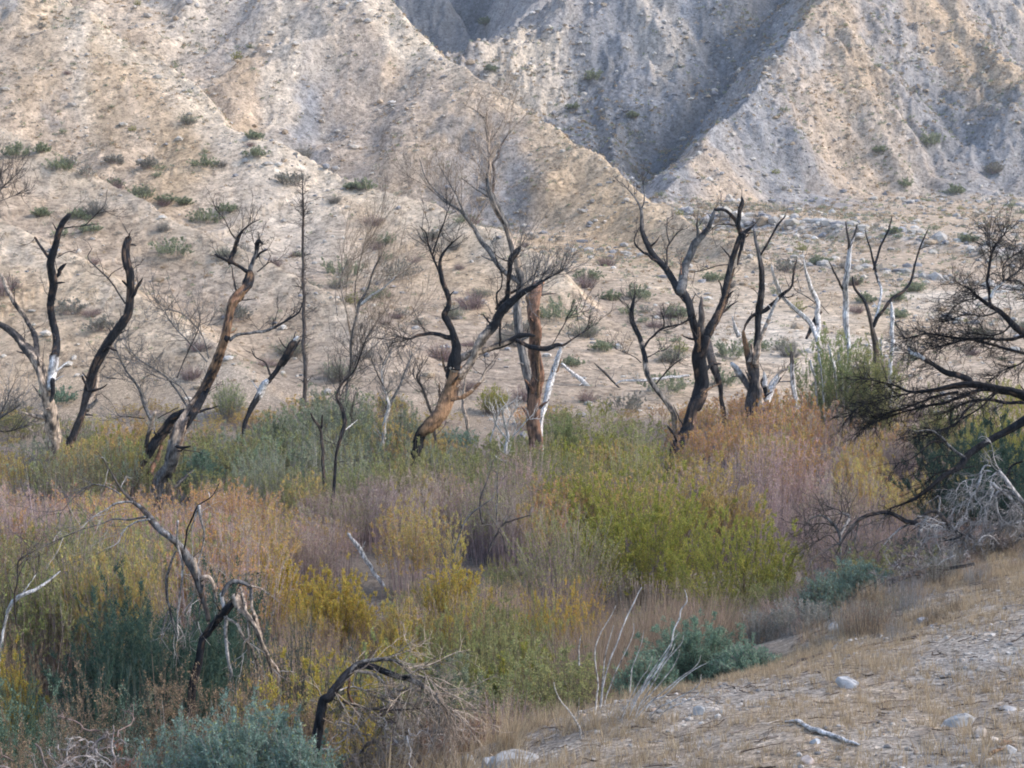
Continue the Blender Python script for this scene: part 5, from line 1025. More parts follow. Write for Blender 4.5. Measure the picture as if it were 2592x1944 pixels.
# hillside shrubs, each where it grows
HS = [(35, 305, 62, 'sage', 'grey', "largest dark green shrub at the left edge of the slope"), (92, 308, 36, 'sage', 'brown', "small yellow green shrub beside the large dark one at the left edge"),
 (128, 332, 52, 'sage', 'grey', "pale sage shrub right of the yellow green one"), (246, 328, 40, 'grey', 'purple', "mauve grey shrub high on the left slope"), (322, 338, 44, 'grey', 'purple', "second mauve grey shrub on the bench right of the first"),
 (440, 332, 52, 'sage', 'grey', "round sage shrub on the bench below the chute"), (553, 316, 42, 'sage', 'grey', "dark green shrub on the spur with a pale one above it"), (548, 282, 34, 'sage', 'grey', "pale sage shrub above the dark green one"),
 (628, 362, 66, 'grey', 'grey', "wide pale grey shrub in the middle of the slope"), (787, 385, 48, 'sage', 'grey', "dark sage shrub below the rock face"), (300, 396, 56, 'sage', 'grey', "flat grey green shrub at the start of the shrub row"),
 (250, 388, 32, 'sage', 'grey', "small shrub left of the flat grey green one"), (358, 418, 40, 'sage', 'brown', "yellow green shrub in the middle of the shrub row"), (398, 426, 30, 'sage', 'brown', "small yellow green shrub just right of the middle one"),
 (440, 442, 66, 'sage', 'grey', "wide sage shrub near the right end of the row"), (487, 434, 42, 'sage', 'grey', "bright green shrub ending the row"), (90, 446, 34, 'sage', 'brown', "olive brown shrub above the burnt tree's broken top"),
 (166, 448, 40, 'sage', 'grey', "thin sage shrub right of the olive brown one"), (195, 478, 44, 'sage', 'grey', "sage shrub behind the black snag's top"), (372, 502, 84, 'sage', 'grey', "broad grey green shrub above the leaning tree"),
 (740, 548, 84, 'sage', 'grey', "broad grey green shrub behind the pale dead sapling"), (862, 560, 80, 'grey', 'grey', "grey bush left of the centre tree's crown"), (812, 622, 52, 'sage', 'grey', "dark olive shrub behind the pale sapling's stems"),
 (930, 490, 40, 'grey', 'purple', "mauve shrub on the lower spur"), (1010, 462, 34, 'sage', 'grey', "sage shrub under the dark rocks"), (830, 505, 46, 'sage', 'grey', "pale shrub on the lower spur's flank"),
 (1205, 640, 108, 'sage', 'grey', "largest green shrub standing right of the red trunk's top"), (1272, 582, 54, 'sage', 'brown', "yellow olive shrub on the fan"), (1380, 618, 60, 'sage', 'grey', "grey green shrub behind the slender charred tree"),
 (1320, 630, 44, 'sage', 'brown', "yellow green shrub near the fan's edge"), (1460, 660, 56, 'sage', 'grey', "sage shrub left of the forked charred tree"), (1300, 735, 50, 'sage', 'grey', "dull sage shrub on the lower fan"),
 (1235, 770, 44, 'sage', 'brown', "small green shrub beside the white snag"), (1580, 735, 80, 'sage', 'grey', "broad sage shrub behind the forked charred tree"), (1540, 590, 40, 'sage', 'grey', "small shrub seen through the charred fork"),
 (1700, 560, 60, 'grey', 'purple', "mauve grey bush at the top of the fan"), (1770, 555, 40, 'sage', 'grey', "green shrub behind the white V snag"), (1845, 600, 34, 'sage', 'grey', "green shrub right of the white slender tree"),
 (1870, 635, 40, 'sage', 'grey', "low shrub behind the candelabra tree"), (1975, 610, 46, 'sage', 'brown', "yellow green shrub inside the candelabra's right arm"), (1940, 632, 40, 'sage', 'grey', "dark green shrub below the candelabra's right arm"),
 (1945, 670, 36, 'sage', 'grey', "small sage shrub right of the candelabra's foot"), (2010, 276, 52, 'sage', 'grey', "dark grey green shrub high on the right slope"), (1900, 314, 24, 'sage', 'grey', "small dark shrub on the right slope's rib"),
 (1285, 148, 42, 'sage', 'grey', "dark shrub in the canyon gully"), (1060, 138, 24, 'sage', 'grey', "small dark shrub on the crest where the ridge meets the canyon"), (1050, 36, 30, 'sage', 'grey', "dark shrub near the top of the far canyon wall"),
 (1238, 222, 24, 'sage', 'grey', "small dark shrub on the pale outcrop"), (1365, 240, 20, 'sage', 'grey', "tiny dark shrub on the far rock rib"), (1955, 382, 26, 'sage', 'grey', "small sage shrub on the lower right slope"),
 (1930, 492, 30, 'sage', 'grey', "olive shrub on the fan behind the candelabra's left arm"), (2150, 345, 40, 'grey', 'purple', "mauve grey bush on the far right slope"), (2060, 395, 40, 'sage', 'grey', "faint sage shrub below the right slope's rocks"),
 (2090, 505, 40, 'sage', 'grey', "sage shrub above the dark tree's upright twig"), (510, 650, 76, 'grey', 'purple', "mauve grey bush between the tan tree and its long right branch"), (215, 680, 60, 'grey', 'purple', "mauve bush between the two left burnt trees"),
 (150, 640, 66, 'grey', 'purple', "grey bush behind the left tree's fork"), (130, 830, 70, 'teal', 'grey', "blue grey bush at the foot of the left slope"), (20, 860, 80, 'grey', 'purple', "grey twiggy bush at the left edge's foot"),
 (1345, 845, 90, 'grey', 'purple', "grey twiggy bush behind the thicket's top"), (1440, 800, 100, 'sage', 'grey', "dull olive bush left of the forked tree's foot"), (1640, 730, 60, 'sage', 'grey', "olive bush behind the splintered tree"),
 (1560, 800, 70, 'sage', 'grey', "dull olive bush right of the forked tree's foot"), (760, 395, 28, 'sage', 'grey', "small sage shrub left of the dark sage one"), (1130, 690, 60, 'grey', 'purple', "mauve bush left of the pale tree's stem")]
_hd = hits([(a[0], a[1] + a[2] * .42) for a in HS], 45)
for (u, v, w, lp, spn, lab), d in zip(HS, _hd):
    d = d - w * S / 3600 * d * .3
    p = PD(u, v, d); x = p[0]; g = float(H(x, d)); wid = w * S / 3600 * d * 1.5
    h = min(max(p[2] - g, wid * .4), wid * .8)
    shrub("hill_shrub", lab, "shrub", "far", lp, spn, x, d, h, wid, group="shrubs scattered over the hillside", nleaf=int(900 + 28 * w), L=.0012 * d, W=.0005 * d, sr=.00012 * d)
# small ones that nothing tells apart: copies of four
rs = np.random.RandomState(99)
cp_ = []
for i, (lp, spn) in enumerate((('sage', 'grey'), ('grey', 'purple'), ('olive', 'brown'), ('sage', 'dark'))):
    a = dict(KINDS['far']); a.update(h=1.0, w=1.5, nleaf=500, L=.13, W=.05, stems=24)
    st, lf = bush(np.random.RandomState(500 + i), lpal=LP[lp], spal=SP[spn], **a)
    st.merge(lf.flat()); cp_.append(st.mesh("small_hill_shrub", MAT_LEAF))
n = 0
while n < 150:
    d = 75 + 150 * rs.uniform() ** 1.3; az = rs.uniform(-20.5, 20.5)
    x = d * math.tan(math.radians(az)); z = float(H(x, d))
    u, v = project(np.array([x, d, z])); 
    if v < 0 or v > 1000: continue
    if fbm(np.array([x / 14]), np.array([d / 14]), 2, 210)[0] < -.05 and rs.rand() < .8: continue
    o = bpy.data.objects.new("small_hill_shrub", cp_[rs.randint(4)]); sc = rs.uniform(.4, 1.1) * (.6 + d / 300)
    o.location = (x, d, z - .05); o.scale = (sc, sc, sc * rs.uniform(.7, 1.1)); o.rotation_euler = (0, 0, rs.uniform(0, 6.28))
    link(o); tag(o, "one of the small low shrubs dotted over the dry hillside and fan", "shrub", "small shrubs dotted over the hillside"); n += 1
# soft grey and mauve twiggy bushes of the lower slopes
tw_ = []
for i, (lp, spn, nl) in enumerate((('mauve', 'purple', 260), ('grey', 'grey', 500), ('brown', 'purple', 300), ('sage', 'grey', 700), ('grey', 'purple', 350))):
    a = dict(KINDS['far']); a.update(h=1.2, w=1.9, nleaf=nl, L=.09, W=.035, stems=120, twigs=5, sr=.011, dome=.55, wander=.10)
    st, lf = bush(np.random.RandomState(700 + i), lpal=LP[lp], spal=SP[spn], **a); st.merge(lf.flat()); tw_.append(st.mesh("twiggy_bush", MAT_LEAF))
rs = np.random.RandomState(199); n = 0; sp_xy = []
while n < 95:
    d = rs.uniform(60, 118); az = rs.uniform(-21, 20.5); x = d * math.tan(math.radians(az))
    if x > 4 and rs.rand() < .55: continue
    if fbm(np.array([x / 9]), np.array([d / 9]), 2, 211)[0] < -.12: continue
    if any((x - a) ** 2 + (d - b) ** 2 < 4 for a, b in sp_xy): continue
    sp_xy.append((x, d)); o = bpy.data.objects.new("twiggy_bush", tw_[rs.randint(5)]); sc = rs.uniform(.5, 1.25)
    o.location = (x, d, float(H(x, d)) - .05); o.scale = (sc * rs.uniform(.9, 1.3), sc, sc * rs.uniform(.6, 1.0)); o.rotation_euler = (0, 0, rs.uniform(0, 6.28))
    link(o); tag(o, "soft grey or mauve twiggy bush on the lower slope behind the burnt trees", "bush", "twiggy bushes on the lower slope"); n += 1
# ---------------------------------------------------------------- filler of low brush between the named bushes
def pal_fill(u, f, rs):
    if u < 520: o = [('brown', 'brown', 'brush_fill'), ('teal', 'brown', 'brush_fill'), ('brown', 'purple', 'thin'), ('deep', 'green', 'broom_fill')]; p = [.32, .26, .06, .36]
    else: o = [('olive', 'brown', 'thicket'), ('gold', 'brown', 'thicket'), ('brown', 'brown', 'brush_fill'), ('amber', 'purple', 'thin')]; p = [.35, .25, .22, .18]
    return o[rs.choice(4, p=p)]
pf = scatter(175, (-420, 1260), (12.5, 31), [(-150, 1500), (500, 1500), (900, 1480), (1260, 1450)], [(-150, 1250), (500, 1330), (760, 1285), (900, 1250), (1260, 1180)], pal_fill, 6, jit=18, wr=(.7, 1.3), hmin=.35, hmax=2.6,
             avoid=lambda x, y, u: (735 < u < 850 and 26 < y < 35))
thicket("undergrowth", "mixed brown and olive undergrowth between the bushes along the foot of the bank", pf, None)
def pal_fillr(u, f, rs): return [('brown', 'purple', 'thin'), ('olive', 'brown', 'thicket'), ('brown', 'brown', 'brush_fill')][rs.choice(3, p=[.45, .3, .25])]
pg = scatter(125, (1180, 2420), (18, 29), [(1180, 1420), (1500, 1350), (1740, 1290), (1800, 1240), (2240, 1130)], [(1180, 1330), (1500, 1310), (1740, 1270), (1800, 1120), (2240, 1060)], pal_fillr, 8, jit=18, wr=(.8, 1.5), hmin=.35, hmax=2.2)
thicket("undergrowth", "dim brown undergrowth in the shade between the green willows and the bank", pg, None)
rs = np.random.RandomState(123); be = []
while len(be) < 95:
    y = rs.uniform(9.5, 19); x = (y - 8.9) * .75 + rs.uniform(-1.2, 1.3); s_ = float(bank_s(np.array([x]), np.array([y]))[0])
    if s_ < -1.0 or s_ > .9 or (abs(x - 1.6) < 1.5 and y < 14): continue
    h = rs.uniform(.12, .34) * (1.2 if s_ > 0 else .75)
    be.append((x, y, h, h * rs.uniform(1, 1.7), *[('grey', 'grey', 'tuft'), ('brown', 'brown', 'tuft'), ('straw', 'straw', 'tuft'), ('grey', 'brown', 'tuft')][rs.randint(4)]))
thicket("bank_scrub", "small grey and tan scrub tufts along the ragged edge of the bank", be, None)
# ---------------------------------------------------------------- grass
def grass(soup, x, y, z, n, h, w, rs, pal, blade=.004, lean=(0, 0)):
    """tufts at arrays x,y,z: n blades each"""
    N = len(x); m = N * n; idx = np.repeat(np.arange(N), n)
    ph = rs.uniform(0, 6.28, m); r = rs.uniform(0, 1, m)
    base = np.stack([x[idx] + np.cos(ph) * r * w[idx] * .3, y[idx] + np.sin(ph) * r * w[idx] * .3, z[idx] - .01], 1)
    L = h[idx] * rs.uniform(.5, 1.1, m)
    out = np.stack([np.cos(ph) * r * .5 + lean[0], np.sin(ph) * r * .5 + lean[1], np.ones(m)], 1) + rs.normal(size=(m, 3)) * .12
    out = unit(out)
    t = np.linspace(0, 1, 4)[None, :, None]
    C = base[:, None] + out[:, None] * L[:, None, None] * t
    C[:, :, 2] -= (t[..., 0] ** 2) * L[:, None] * .12
    side = unit(np.cross(out, rs.normal(size=(m, 3)))) * blade * rs.uniform(.6, 1.4, (m, 1))
    wd = np.array([1, .9, .6, .15])[None, :, None]
    V = np.stack([C - side[:, None] * wd, C + side[:, None] * wd], 2)      # m,4,2,3
    c = pick(rs, pal, m, .2)
    q0 = np.arange(m)[:, None] * 8 + np.arange(3)[None] * 2
    q = np.stack([q0, q0 + 1, q0 + 3, q0 + 2], -1).reshape(-1, 4)
    soup.add(V.reshape(-1, 3), np.repeat(c, 8, 0), q)
rs = np.random.RandomState(21)
# short blond grass over the near bank
s = Soup()
N = 19000
x = rs.uniform(-3, 13, N * 4); y = np.sqrt(rs.uniform(6.0 ** 2, 22 ** 2, N * 4))
k = (bank_s(x, y) < 1.0) & (np.abs(x) < .40 * y + 1)
dn = fbm(x / 1.3, y / 1.3, 3, 140) + .35 * vnoise(x / .35, y / .35, 230)
k &= rs.uniform(size=len(x)) < smooth(-.35, .25, dn) * .92 + .08
x, y = x[k][:N], y[k][:N]
z = H(x, y)
hh = rs.uniform(.035, .13, len(x)) * (1 + .5 * vnoise(x / .8, y / .8, 231))
grass(s, x, y, z, 12, hh, hh * 1.0, rs, LP['straw'], .0016)
o = s.obj("dry_grass", MAT_LEAF); tag(o, "short blond dry grass over the near bank", kind="stuff")
# tall blond grass with nodding tops at the head of the bank
def tall(name, label, spots, n, pal, blade, seed, lean=(.15, 0)):
    rs = np.random.RandomState(seed); s = Soup()
    X = []; Y = []; Hh = []
    for (u, vtop, d, wpx, cnt) in spots:
        for _ in range(cnt):
            dd = d + rs.uniform(-1, 1) * .8; uu = u + rs.uniform(-.5, .5) * wpx
            p = PD(uu, vtop + rs.normal() * 26, dd); g = float(H(p[0], dd))
            X.append(p[0]); Y.append(dd); Hh.append(np.clip(p[2] - g, .2, 1.9))
    X, Y, Hh = map(np.array, (X, Y, Hh))
    grass(s, X, Y, H(X, Y), n, Hh, Hh * .6, rs, pal, blade, lean)
    o = s.obj(name, MAT_LEAF); return tag(o, label, kind="stuff")
tall("tall_dry_grass", "tall pinkish blond grass below the large green willow", [(1330, 1300, 16.5, 160, 50), (1450, 1255, 17, 200, 80), (1560, 1290, 16.5, 160, 40), (1380, 1340, 14.5, 200, 40)], 26, LP['pinkstraw'], .0030, 31, (.12, 0))
tall("tall_dry_grass", "loose blond grass stalks along the bottom edge left of the gravel", [(830, 1560, 9.6, 200, 26), (930, 1590, 9.2, 160, 20), (1150, 1540, 10.2, 160, 34), (1060, 1580, 9.4, 160, 20), (1330, 1590, 9.6, 160, 18)], 20, LP['straw'], .0020, 32, (.12, 0))
tall("tall_dry_grass", "fine tan grass fringe along the bank edge under the silvery tangle", [(1780, 1375, 14.3, 120, 16), (1850, 1350, 14.6, 60, 14), (1960, 1310, 15.2, 60, 16), (2010, 1300, 14.8, 160, 12), (2100, 1265, 15.6, 60, 16), (2180, 1240, 16, 120, 14)], 16, LP['pinkstraw'], .0020, 33, (.05, 0))
# tangled dead mats, bottom left
def tangle(label, u, vtop, d, wpx, seed, n=150):
    rs = np.random.RandomState(seed); p = PD(u, vtop, d); x0, y0 = p[0], d; w = wpx * S / 3600 * d; g0 = float(H(x0, y0)); h = max(.3, p[2] - g0)
    root = empty("dead_twig_bush", (x0, y0, g0)); tag(root, label, "dead bush")
    a = rs.uniform(0, 6.28, n); r = np.sqrt(rs.uniform(0, 1, n)) * w * .42
    st = np.stack([np.cos(a) * r, np.sin(a) * r, rs.uniform(.15, .9, n) * h * (1 - .3 * (r / (w * .42)) ** 2)], 1)
    dr = unit(rs.normal(size=(n, 3)) + np.array([0, 0, .25]))
    s = Soup(); col = pick(rs, [(.40, .36, .335, 3), (.30, .25, .225, 3), (.50, .46, .43, 1.5), (.20, .15, .13, 1.5)], n, .15)[:, None, :]
    k = 9; D = np.empty((n, k - 1, 3)); dd = dr
    for i in range(k - 1): dd = unit(dd + rs.normal(size=(n, 3)) * .55); D[:, i] = dd
    C = np.concatenate([st[:, None], st[:, None] + np.cumsum(D * w * .05, 1)], 1); C[..., 2] = np.maximum(C[..., 2], .02)
    tubes(s, C, rs.uniform(.004, .009, (n, 1)) * np.linspace(1, .5, k)[None], col, 5)
    tag(s.obj("stems", MAT_BARK, root), kind="stuff"); s = Soup()
    i = rs.randint(0, n, n * 9); q, e = curve_eval(C, i, rs.uniform(0, 1, n * 9))
    grow(s, q, unit(e) + rs.normal(size=(n * 9, 3)) * .9, np.full(n * 9, w * .10) * rs.uniform(.5, 1.3, n * 9), np.full(n * 9, .0032), col[i], rs, 2, 3, .45, 0, .9)
    tag(s.obj("twigs", MAT_BARK, root), kind="stuff")
tangle("tangled mat of dead grey twigs at the bottom left corner", 70, 1545, 9.4, 300, 3)
tangle("tangled mat of dead grey twigs left of the blue green saltbush", 225, 1510, 9.9, 260, 4)
tangle("low knot of dead brown twigs beneath the arched limb", 850, 1510, 9.7, 300, 5, 110)
tangle("matted silvery twigs heaped under the fallen curling branches at the right edge", 2150, 1165, 17, 200, 6, 36)
tangle("low spread of grey twigs between the silvery heap and the trailing branch", 2010, 1190, 16.4, 190, 7, 60)
# ---------------------------------------------------------------- stones
ico_v = None
def ico(sub):
    import bmesh
    bm = bmesh.new(); bmesh.ops.create_icosphere(bm, subdivisions=sub, radius=1.0)
    v = np.array([v.co[:] for v in bm.verts]); f = np.array([[l.index for l in fc.verts] for fc in bm.faces]); bm.free()
    return v, f
ICO1, ICO2 = ico(1), ico(3)
def stones(soup, x, y, z, size, rs, cols, jit=.28):
    v, f = ICO1; n = len(x); k = len(v)
    sc = np.stack([rs.uniform(.7, 1.3, n), rs.uniform(.6, 1.1, n), rs.uniform(.35, .75, n)], 1) * size[:, None] * .5
    V = v[None] * (1 + jit * rs.normal(size=(n, k, 1)) * .6) * sc[:, None]
    a = rs.uniform(0, 6.28, n); c_, s_ = np.cos(a), np.sin(a)
    V = np.stack([V[..., 0] * c_[:, None] - V[..., 1] * s_[:, None], V[..., 0] * s_[:, None] + V[..., 1] * c_[:, None], V[..., 2]], -1)
    V = V + np.stack([x, y, z + size * .08], 1)[:, None]
    F = f[None] + (np.arange(n) * k)[:, None, None]
    soup.add(V.reshape(-1, 3), np.repeat(cols, k, 0), None, F.reshape(-1, 3))
STONEP = [(.50, .45, .39, 3), (.40, .37, .33, 3), (.24, .23, .22, 2), (.58, .54, .49, 1.2), (.40, .30, .22, 1)]
rs = np.random.RandomState(41)
s = Soup(); N = 26000
x = rs.uniform(-2, 12, N * 3); y = np.sqrt(rs.uniform(6.2 ** 2, 20 ** 2, N * 3))
k = (bank_s(x, y) < .8) & (np.abs(x) < .40 * y + 1); dn = fbm(x / 1.1, y / 1.1, 4, 160) - .3 * fbm(x / 1.3, y / 1.3, 3, 140)
k &= rs.uniform(size=len(x)) < smooth(-.35, .35, dn) * .95 + .1
x, y = x[k][:N], y[k][:N]
stones(s, x, y, H(x, y), .006 + .014 * rs.pareto(2.0, len(x)).clip(0, 3.6), rs, pick(rs, STONEP, len(x), .12))
tag(s.obj("gravel", MAT_ROCK, smooth_shade=False), "loose pale gravel and pebbles over the near bank", kind="stuff")
s = Soup(); N = 78000
d = np.sqrt(rs.uniform(56 ** 2, 290 ** 2, N)); az = np.radians(rs.uniform(-21, 21, N)); x = d * np.tan(az); y = d
z = H(x, y)
ter = (y + 1.4 * x + 4 * vnoise(x / 25, y / 25, 5))
ed = 1.6 * np.exp(-((ter - 186) / 3.6) ** 2) * (x > 16) + 1.1 * np.exp(-((ter - 155) / 3.0) ** 2) * (x > 24)
pr_ = .16 + .8 * smooth(0, .5, fbm(x / 9, y / 9, 4, 250)) + ed
k = rs.uniform(size=N) < pr_; x, y, z, ed, d = x[k], y[k], z[k], ed[k], d[k]
px, py = project(np.stack([x, y, z], 1)); k = (py > -60) & (py < 1150); x, y, z, ed, d = x[k], y[k], z[k], ed[k], d[k]
sz = (.08 + .15 * rs.pareto(2.2, len(x)).clip(0, 4)) * (.45 + d / 150) * (1 + ed * .7)
stones(s, x, y, z, sz, rs, np.clip(pick(rs, [(.52, .48, .42, 3), (.42, .40, .37, 3), (.28, .28, .29, 2.2), (.60, .57, .52, 1.2), (.45, .36, .26, 1.5)], len(x), .12), 0, .8))
tag(s.obj("hillside_stones", MAT_ROCK, smooth_shade=False), "loose stones and cobbles strewn over the slopes and the terrace edges", kind="stuff")
# tiny scrub and dry tufts over the hills
s = Soup(); N = 34000
d = np.sqrt(rs.uniform(55 ** 2, 240 ** 2, N)); az = np.radians(rs.uniform(-21, 21, N)); x = d * np.tan(az); y = d
k = rs.uniform(size=N) < .15 + .85 * smooth(-.1, .4, fbm(x / 10, y / 10, 3, 270)); x, y, d = x[k], y[k], d[k]
z = H(x, y); px, py = project(np.stack([x, y, z], 1)); k = (py > -40) & (py < 1150); x, y, z, d = x[k], y[k], z[k], d[k]
n = len(x); per = 22; idx = np.repeat(np.arange(n), per); m = n * per
R = ((.10 + .12 * rs.pareto(2.5, n).clip(0, 3)) * (.6 + d / 200))[idx]
off = unit(rs.normal(size=(m, 3))) * (rs.uniform(0, 1, (m, 1)) ** .5); off[:, 2] = np.abs(off[:, 2]) * .8
p = np.stack([x, y, z], 1)[idx] + off * R[:, None]
kind = rs.choice(4, n, p=[.4, .25, .2, .15])
c = np.empty((m, 3))
for i, nm in enumerate(('grey', 'straw', 'sage', 'brown')):
    mk = kind[idx] == i; c[mk] = pick(rs, LP[nm], mk.sum(), .15)
leaves(s, p, off + rs.normal(size=(m, 3)) * .5 + np.array([0, 0, .5]), .0012 * d[idx] * rs.uniform(.6, 1.4, m), .0005 * d[idx], c, rs)
tag(s.obj("hill_scrub", MAT_LEAF), "fine dry scrub and tufts scattered over the hillside", kind="stuff")
# litter of small dead twigs on the bank
s = Soup(); rs = np.random.RandomState(88); N = 1600
x = rs.uniform(-2, 11, N * 3); y = np.sqrt(rs.uniform(6.2 ** 2, 19 ** 2, N * 3)); k = (bank_s(x, y) < 1.2) & (np.abs(x) < .40 * y + 1); x, y = x[k][:N], y[k][:N]; n = len(x)
a = rs.uniform(0, 6.28, n); L = rs.uniform(.05, .26, n); tt = np.linspace(-.5, .5, 5)
X = x[:, None] + np.cos(a)[:, None] * L[:, None] * tt + rs.normal(size=(n, 5)) * .006; Y = y[:, None] + np.sin(a)[:, None] * L[:, None] * tt + rs.normal(size=(n, 5)) * .006
tubes(s, np.stack([X, Y, H(X, Y) + .006 + rs.uniform(0, .012, (n, 5))], -1), rs.uniform(.0018, .0055, (n, 1)) * np.linspace(1, .5, 5)[None], pick(rs, [(.12, .09, .07, 3), (.30, .25, .21, 2), (.44, .40, .36, 1.2)], n, .2)[:, None, :], 4)
tag(s.obj("twig_litter", MAT_BARK), "small dead twigs littering the near bank", kind="stuff")
# single rocks and sticks on the bank
def rock(label, u, v, wpx, hpx, seed, col, name="rock", flat=.6):
    d = hit(u, v + hpx * .35); p = PD(u, v, d); w = wpx * S / 3600 * d; h = hpx * S / 3600 * d
    V, F = ICO2; rs = np.random.RandomState(seed)
    q = V.copy()
    for _ in range(15):                       # shear flat faces off the lump
        nrm = unit(rs.normal(size=3)); o_ = rs.uniform(.55, .85); t = q @ nrm - o_; q -= np.outer(np.clip(t, 0, None), nrm)
    q *= 1 + .10 * fbm(q[:, 0] * 2 + seed, q[:, 1] * 2 + q[:, 2], 3, seed)[:, None]
    q *= np.array([w * .62, w * .5, h * .75])
    g = float(H(p[0], d)); s = Soup(); n = len(q)
    c = np.array(col) * (1 + .18 * fbm(q[:, 0] * 14, q[:, 1] * 14 + q[:, 2] * 9, 3, seed + 3))[:, None]
    s.add(q @ rot(rs.uniform(-.4, .4)).T + np.array([p[0], d, g + h * .12]), c, None, F)
    return tag(s.obj(name, MAT_ROCK, None, (p[0], d, g), smooth_shade=False), label, "rock")
rock("wedge shaped bluish white rock alone on the bank's open dirt", 1832, 1472, 52, 34, 1, (.42, .42, .42))
rock("rounded half buried grey boulder near the lower right edge", 2072, 1555, 66, 34, 2, (.42, .41, .39))
rock("angular pinkish tan block just right of the half buried boulder", 2117, 1580, 32, 34, 3, (.50, .43, .36))
rock("small white rock at the bank edge with a twig beside it", 1803, 1352, 36, 18, 4, (.42,.41,.40))
rock("largest pale boulder at the bottom edge left of the gravel", 1115, 1640, 100, 36, 5, (.43, .42, .40))
rock("small white boulder left of the largest pale one at the bottom edge", 1010, 1645, 42, 38, 6, (.43,.43,.42))
rock("low bluish stone between the two pale boulders of the bottom edge", 1062, 1648, 46, 26, 7, (.40, .41, .42))
rock("small bluish white rock at the foot of the fallen white wands", 1510, 1535, 30, 22, 8, (.39,.40,.40))
rock("small pale pink stone on the gravel below the bark stick", 1745, 1642, 28, 20, 9, (.55, .47, .42))
rock("small white cobble at the far lower right", 2215 - 35, 1530, 34, 14, 10, (.42,.41,.40))
rock("rust coloured flat stone beside the tan block", 2172, 1605, 34, 12, 11, (.30, .18, .11))
rock("blue grey cobble at the bottom edge under the pale branch", 1832 - 70, 1600, 26, 16, 12, (.46, .50, .54))
rock("small white cobble beside the brown stick in the lower right corner", 2185, 1618, 30, 22, 13, (.42,.41,.39))
rock("grey stone on the upper bank below the trailing branch tips", 1995, 1290 + 50, 28, 12, 14, (.44, .46, .50))
def stick(label, pts, crop, seed, code, name="fallen_stick"):
    x0, y0, sc = CROPS[crop]; pp = []
    for X, Y, w in pts:
        u, v = (x0 + X / sc) / S, (y0 + Y / sc) / S; d = hit(u, v); p = PD(u, v, d); r = w / sc / 3600 * d * .5
        pp.append([p[0], d, float(H(p[0], d)) + r * .9 + .004, r])
    s = Soup(); org = np.array(pp[0][:3]); limb_tube(s, np.array(pp), code, np.random.RandomState(seed), m=8, sub=6)
    return tag(s.obj(name, MAT_BARK, None, org), label, "stick")
stick("pale grey broken branch lying on the gravel at the lower right", [(540, 1190, 14), (620, 1195, 24), (690, 1225, 34), (760, 1265, 36), (860, 1295, 32), (960, 1330, 28), (1060, 1365, 18)], "L5", 1, 'W')
stick("short brown stick in the lower right corner", [(1970, 1425, 30), (2040, 1395, 28), (2100, 1375, 26), (2165, 1355, 14)], "L5", 2, 'BP')
stick("thin dark stick on the upper bank", [(1350, 620, 20), (1400, 606, 24), (1450, 600, 18), (1505, 572, 10)], "L5", 3, 'D')
stick("dark curved stick at the edge of the green saltbush", [(575, 800, 8), (640, 770, 12), (700, 750, 14), (760, 730, 14), (805, 712, 10)], "L5", 4, 'D')
stick("thin tan stick near the right edge of the bank", [(1995, 938, 8), (2060, 910, 10), (2140, 880, 10), (2215, 862, 8)], "L5", 5, 'P')
# pale wands leaning out of the bank
# their traced courses
W_ = [[(1300, 1200), (1315, 1090), (1330, 1000), (1358, 890), (1390, 800), (1440, 680), (1480, 560), (1525, 460), (1570, 370), (1595, 310), (1625, 262)],
 [(1310, 1180), (1318, 1080), (1322, 980), (1330, 890), (1342, 800), (1370, 680), (1395, 600), (1405, 555)], [(1258, 1250), (1278, 1120), (1285, 1000), (1265, 870), (1262, 750), (1300, 630), (1340, 560), (1390, 480), (1425, 402)],
 [(1330, 1190), (1350, 1100), (1380, 1020), (1415, 940), (1440, 880), (1500, 760), (1545, 660), (1562, 600), (1560, 540)], [(1460, 1290), (1500, 1200), (1540, 1120), (1590, 1020), (1630, 950), (1670, 900), (1690, 850), (1705, 795)],
 [(1520, 1150), (1540, 1000), (1548, 900), (1600, 760), (1625, 690), (1640, 595)], [(1480, 1260), (1560, 1130), (1640, 1010), (1710, 900), (1780, 800), (1850, 700), (1890, 640), (1916, 608)],
 [(1500, 1250), (1580, 1130), (1650, 1040), (1720, 940), (1790, 830), (1850, 720), (1872, 600), (1915, 500), (1925, 440), (1970, 380), (1970, 330), (1956, 280)], [(1560, 1270), (1620, 1160), (1680, 1060), (1740, 960), (1800, 850), (1880, 760), (1930, 700), (1946, 635)],
 [(1540, 1300), (1640, 1200), (1750, 1100), (1850, 1020), (1950, 940), (2010, 900), (2060, 850), (2082, 788)], [(1600, 1260), (1700, 1150), (1800, 1100), (1900, 1000), (1990, 930), (2060, 880), (2125, 850)], [(1640, 1290), (1740, 1210), (1850, 1150), (1960, 1090), (2060, 1020), (2086, 935)],
 [(1700, 1290), (1800, 1220), (1900, 1170), (2020, 1110), (2110, 1040), (2135, 985)], [(1160, 1430), (1135, 1340), (1090, 1260), (1040, 1190), (1000, 1150), (970, 1090), (950, 1040), (945, 995)], [(1132, 1290), (1136, 1200), (1142, 1115)], [(1140, 830), (1140, 740), (1156, 628)],
 [(1560, 1240), (1660, 1130), (1760, 1010), (1850, 900), (1905, 800), (1915, 745)], [(1500, 1280), (1560, 1180), (1610, 1080), (1680, 960), (1760, 860), (1850, 770), (1880, 700)]]
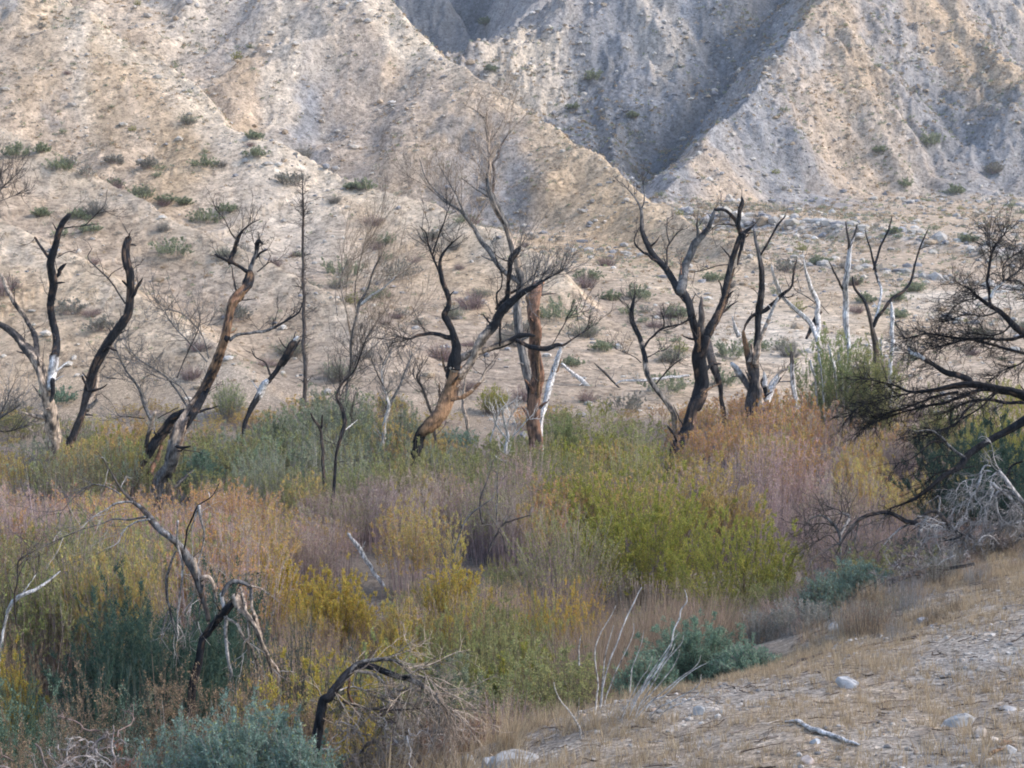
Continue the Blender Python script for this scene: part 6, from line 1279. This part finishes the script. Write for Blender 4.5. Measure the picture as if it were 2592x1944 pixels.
WL = ["tallest pale wand, S curved, left of the rest of the tall ones", "short straight pale wand just under the tallest one", "leftmost tall pale wand that bows left then right", "pale wand leaning right of the tallest with an upright tip", "pale wand bending through the front of the green saltbush",
 "slender pale wand nearly upright before the saltbush", "long pale wand leaning far right over the saltbush", "longest kinked pale wand whose tip turns upright", "pale wand ending just below the kinked one's bend", "low pale wand slanting right with upturned tip",
 "low pale wand slanting right, its tip level", "lowest slanting pale wand with short upturned tip", "pale wand lying almost along the ground to the right", "thick twisted white stem leaning left at the foot of the wands", "short upright white twig beside the twisted stem", "thin upright twig left of the tall wands",
 "fine pale wand in the middle of the slanting bunch", "fine pale wand on the left of the slanting bunch"]
for i, pts in enumerate(W_):
    x0, y0, sc = CROPS['L4']; rs = np.random.RandomState(i + 70)
    b = pts[0]; u, v = (x0 + b[0] / sc) / S, (y0 + b[1] / sc) / S; d0 = hit(u, v) if i != 15 else 12.0
    s = Soup(); pp = []; tl = rs.uniform(-.9, -.1); w0 = 17 if i == 13 else 13
    for j, (X, Y) in enumerate(pts):
        f = j / (len(pts) - 1); d = d0 + tl * f; p = P(x0 + X / sc, y0 + Y / sc, d); pp.append([*p, w0 * (1 - .55 * f) / sc / 3600 * d * .5])
    pp = np.array(pp); pp[0, 2] -= .04
    s.n = 0; c = limb_tube(s, pp, 'W', rs, m=6, sub=4, rough=.08)
    tag(s.obj("pale_wand", MAT_BARK, None, pp[0, :3]), WL[i], "dry stem", "pale dry wands leaning out of the bank")
# ---------------------------------------------------------------- the thin dusty air of the canyon
import bmesh
bm = bmesh.new(); bmesh.ops.create_cube(bm, size=1.0)
hz = bpy.data.meshes.new("haze"); bm.to_mesh(hz); bm.free()
ho = bpy.data.objects.new("haze", hz); ho.scale = (3700, 3700, 260); ho.location = (0, 0, 120); link(ho)
hm = bpy.data.materials.new("haze"); hm.use_nodes = True
for n_ in list(hm.node_tree.nodes): hm.node_tree.nodes.remove(n_)
o_ = hm.node_tree.nodes.new("ShaderNodeOutputMaterial"); v_ = hm.node_tree.nodes.new("ShaderNodeVolumePrincipled")
v_.inputs["Color"].default_value = (.86, .90, .96, 1); v_.inputs["Density"].default_value = HAZE; v_.inputs["Anisotropy"].default_value = 0.3
hm.node_tree.links.new(v_.outputs[0], o_.inputs["Volume"]); hz.materials.append(hm)
tag(ho, kind="stuff")

_cache.clear(); del s
import gc; gc.collect()
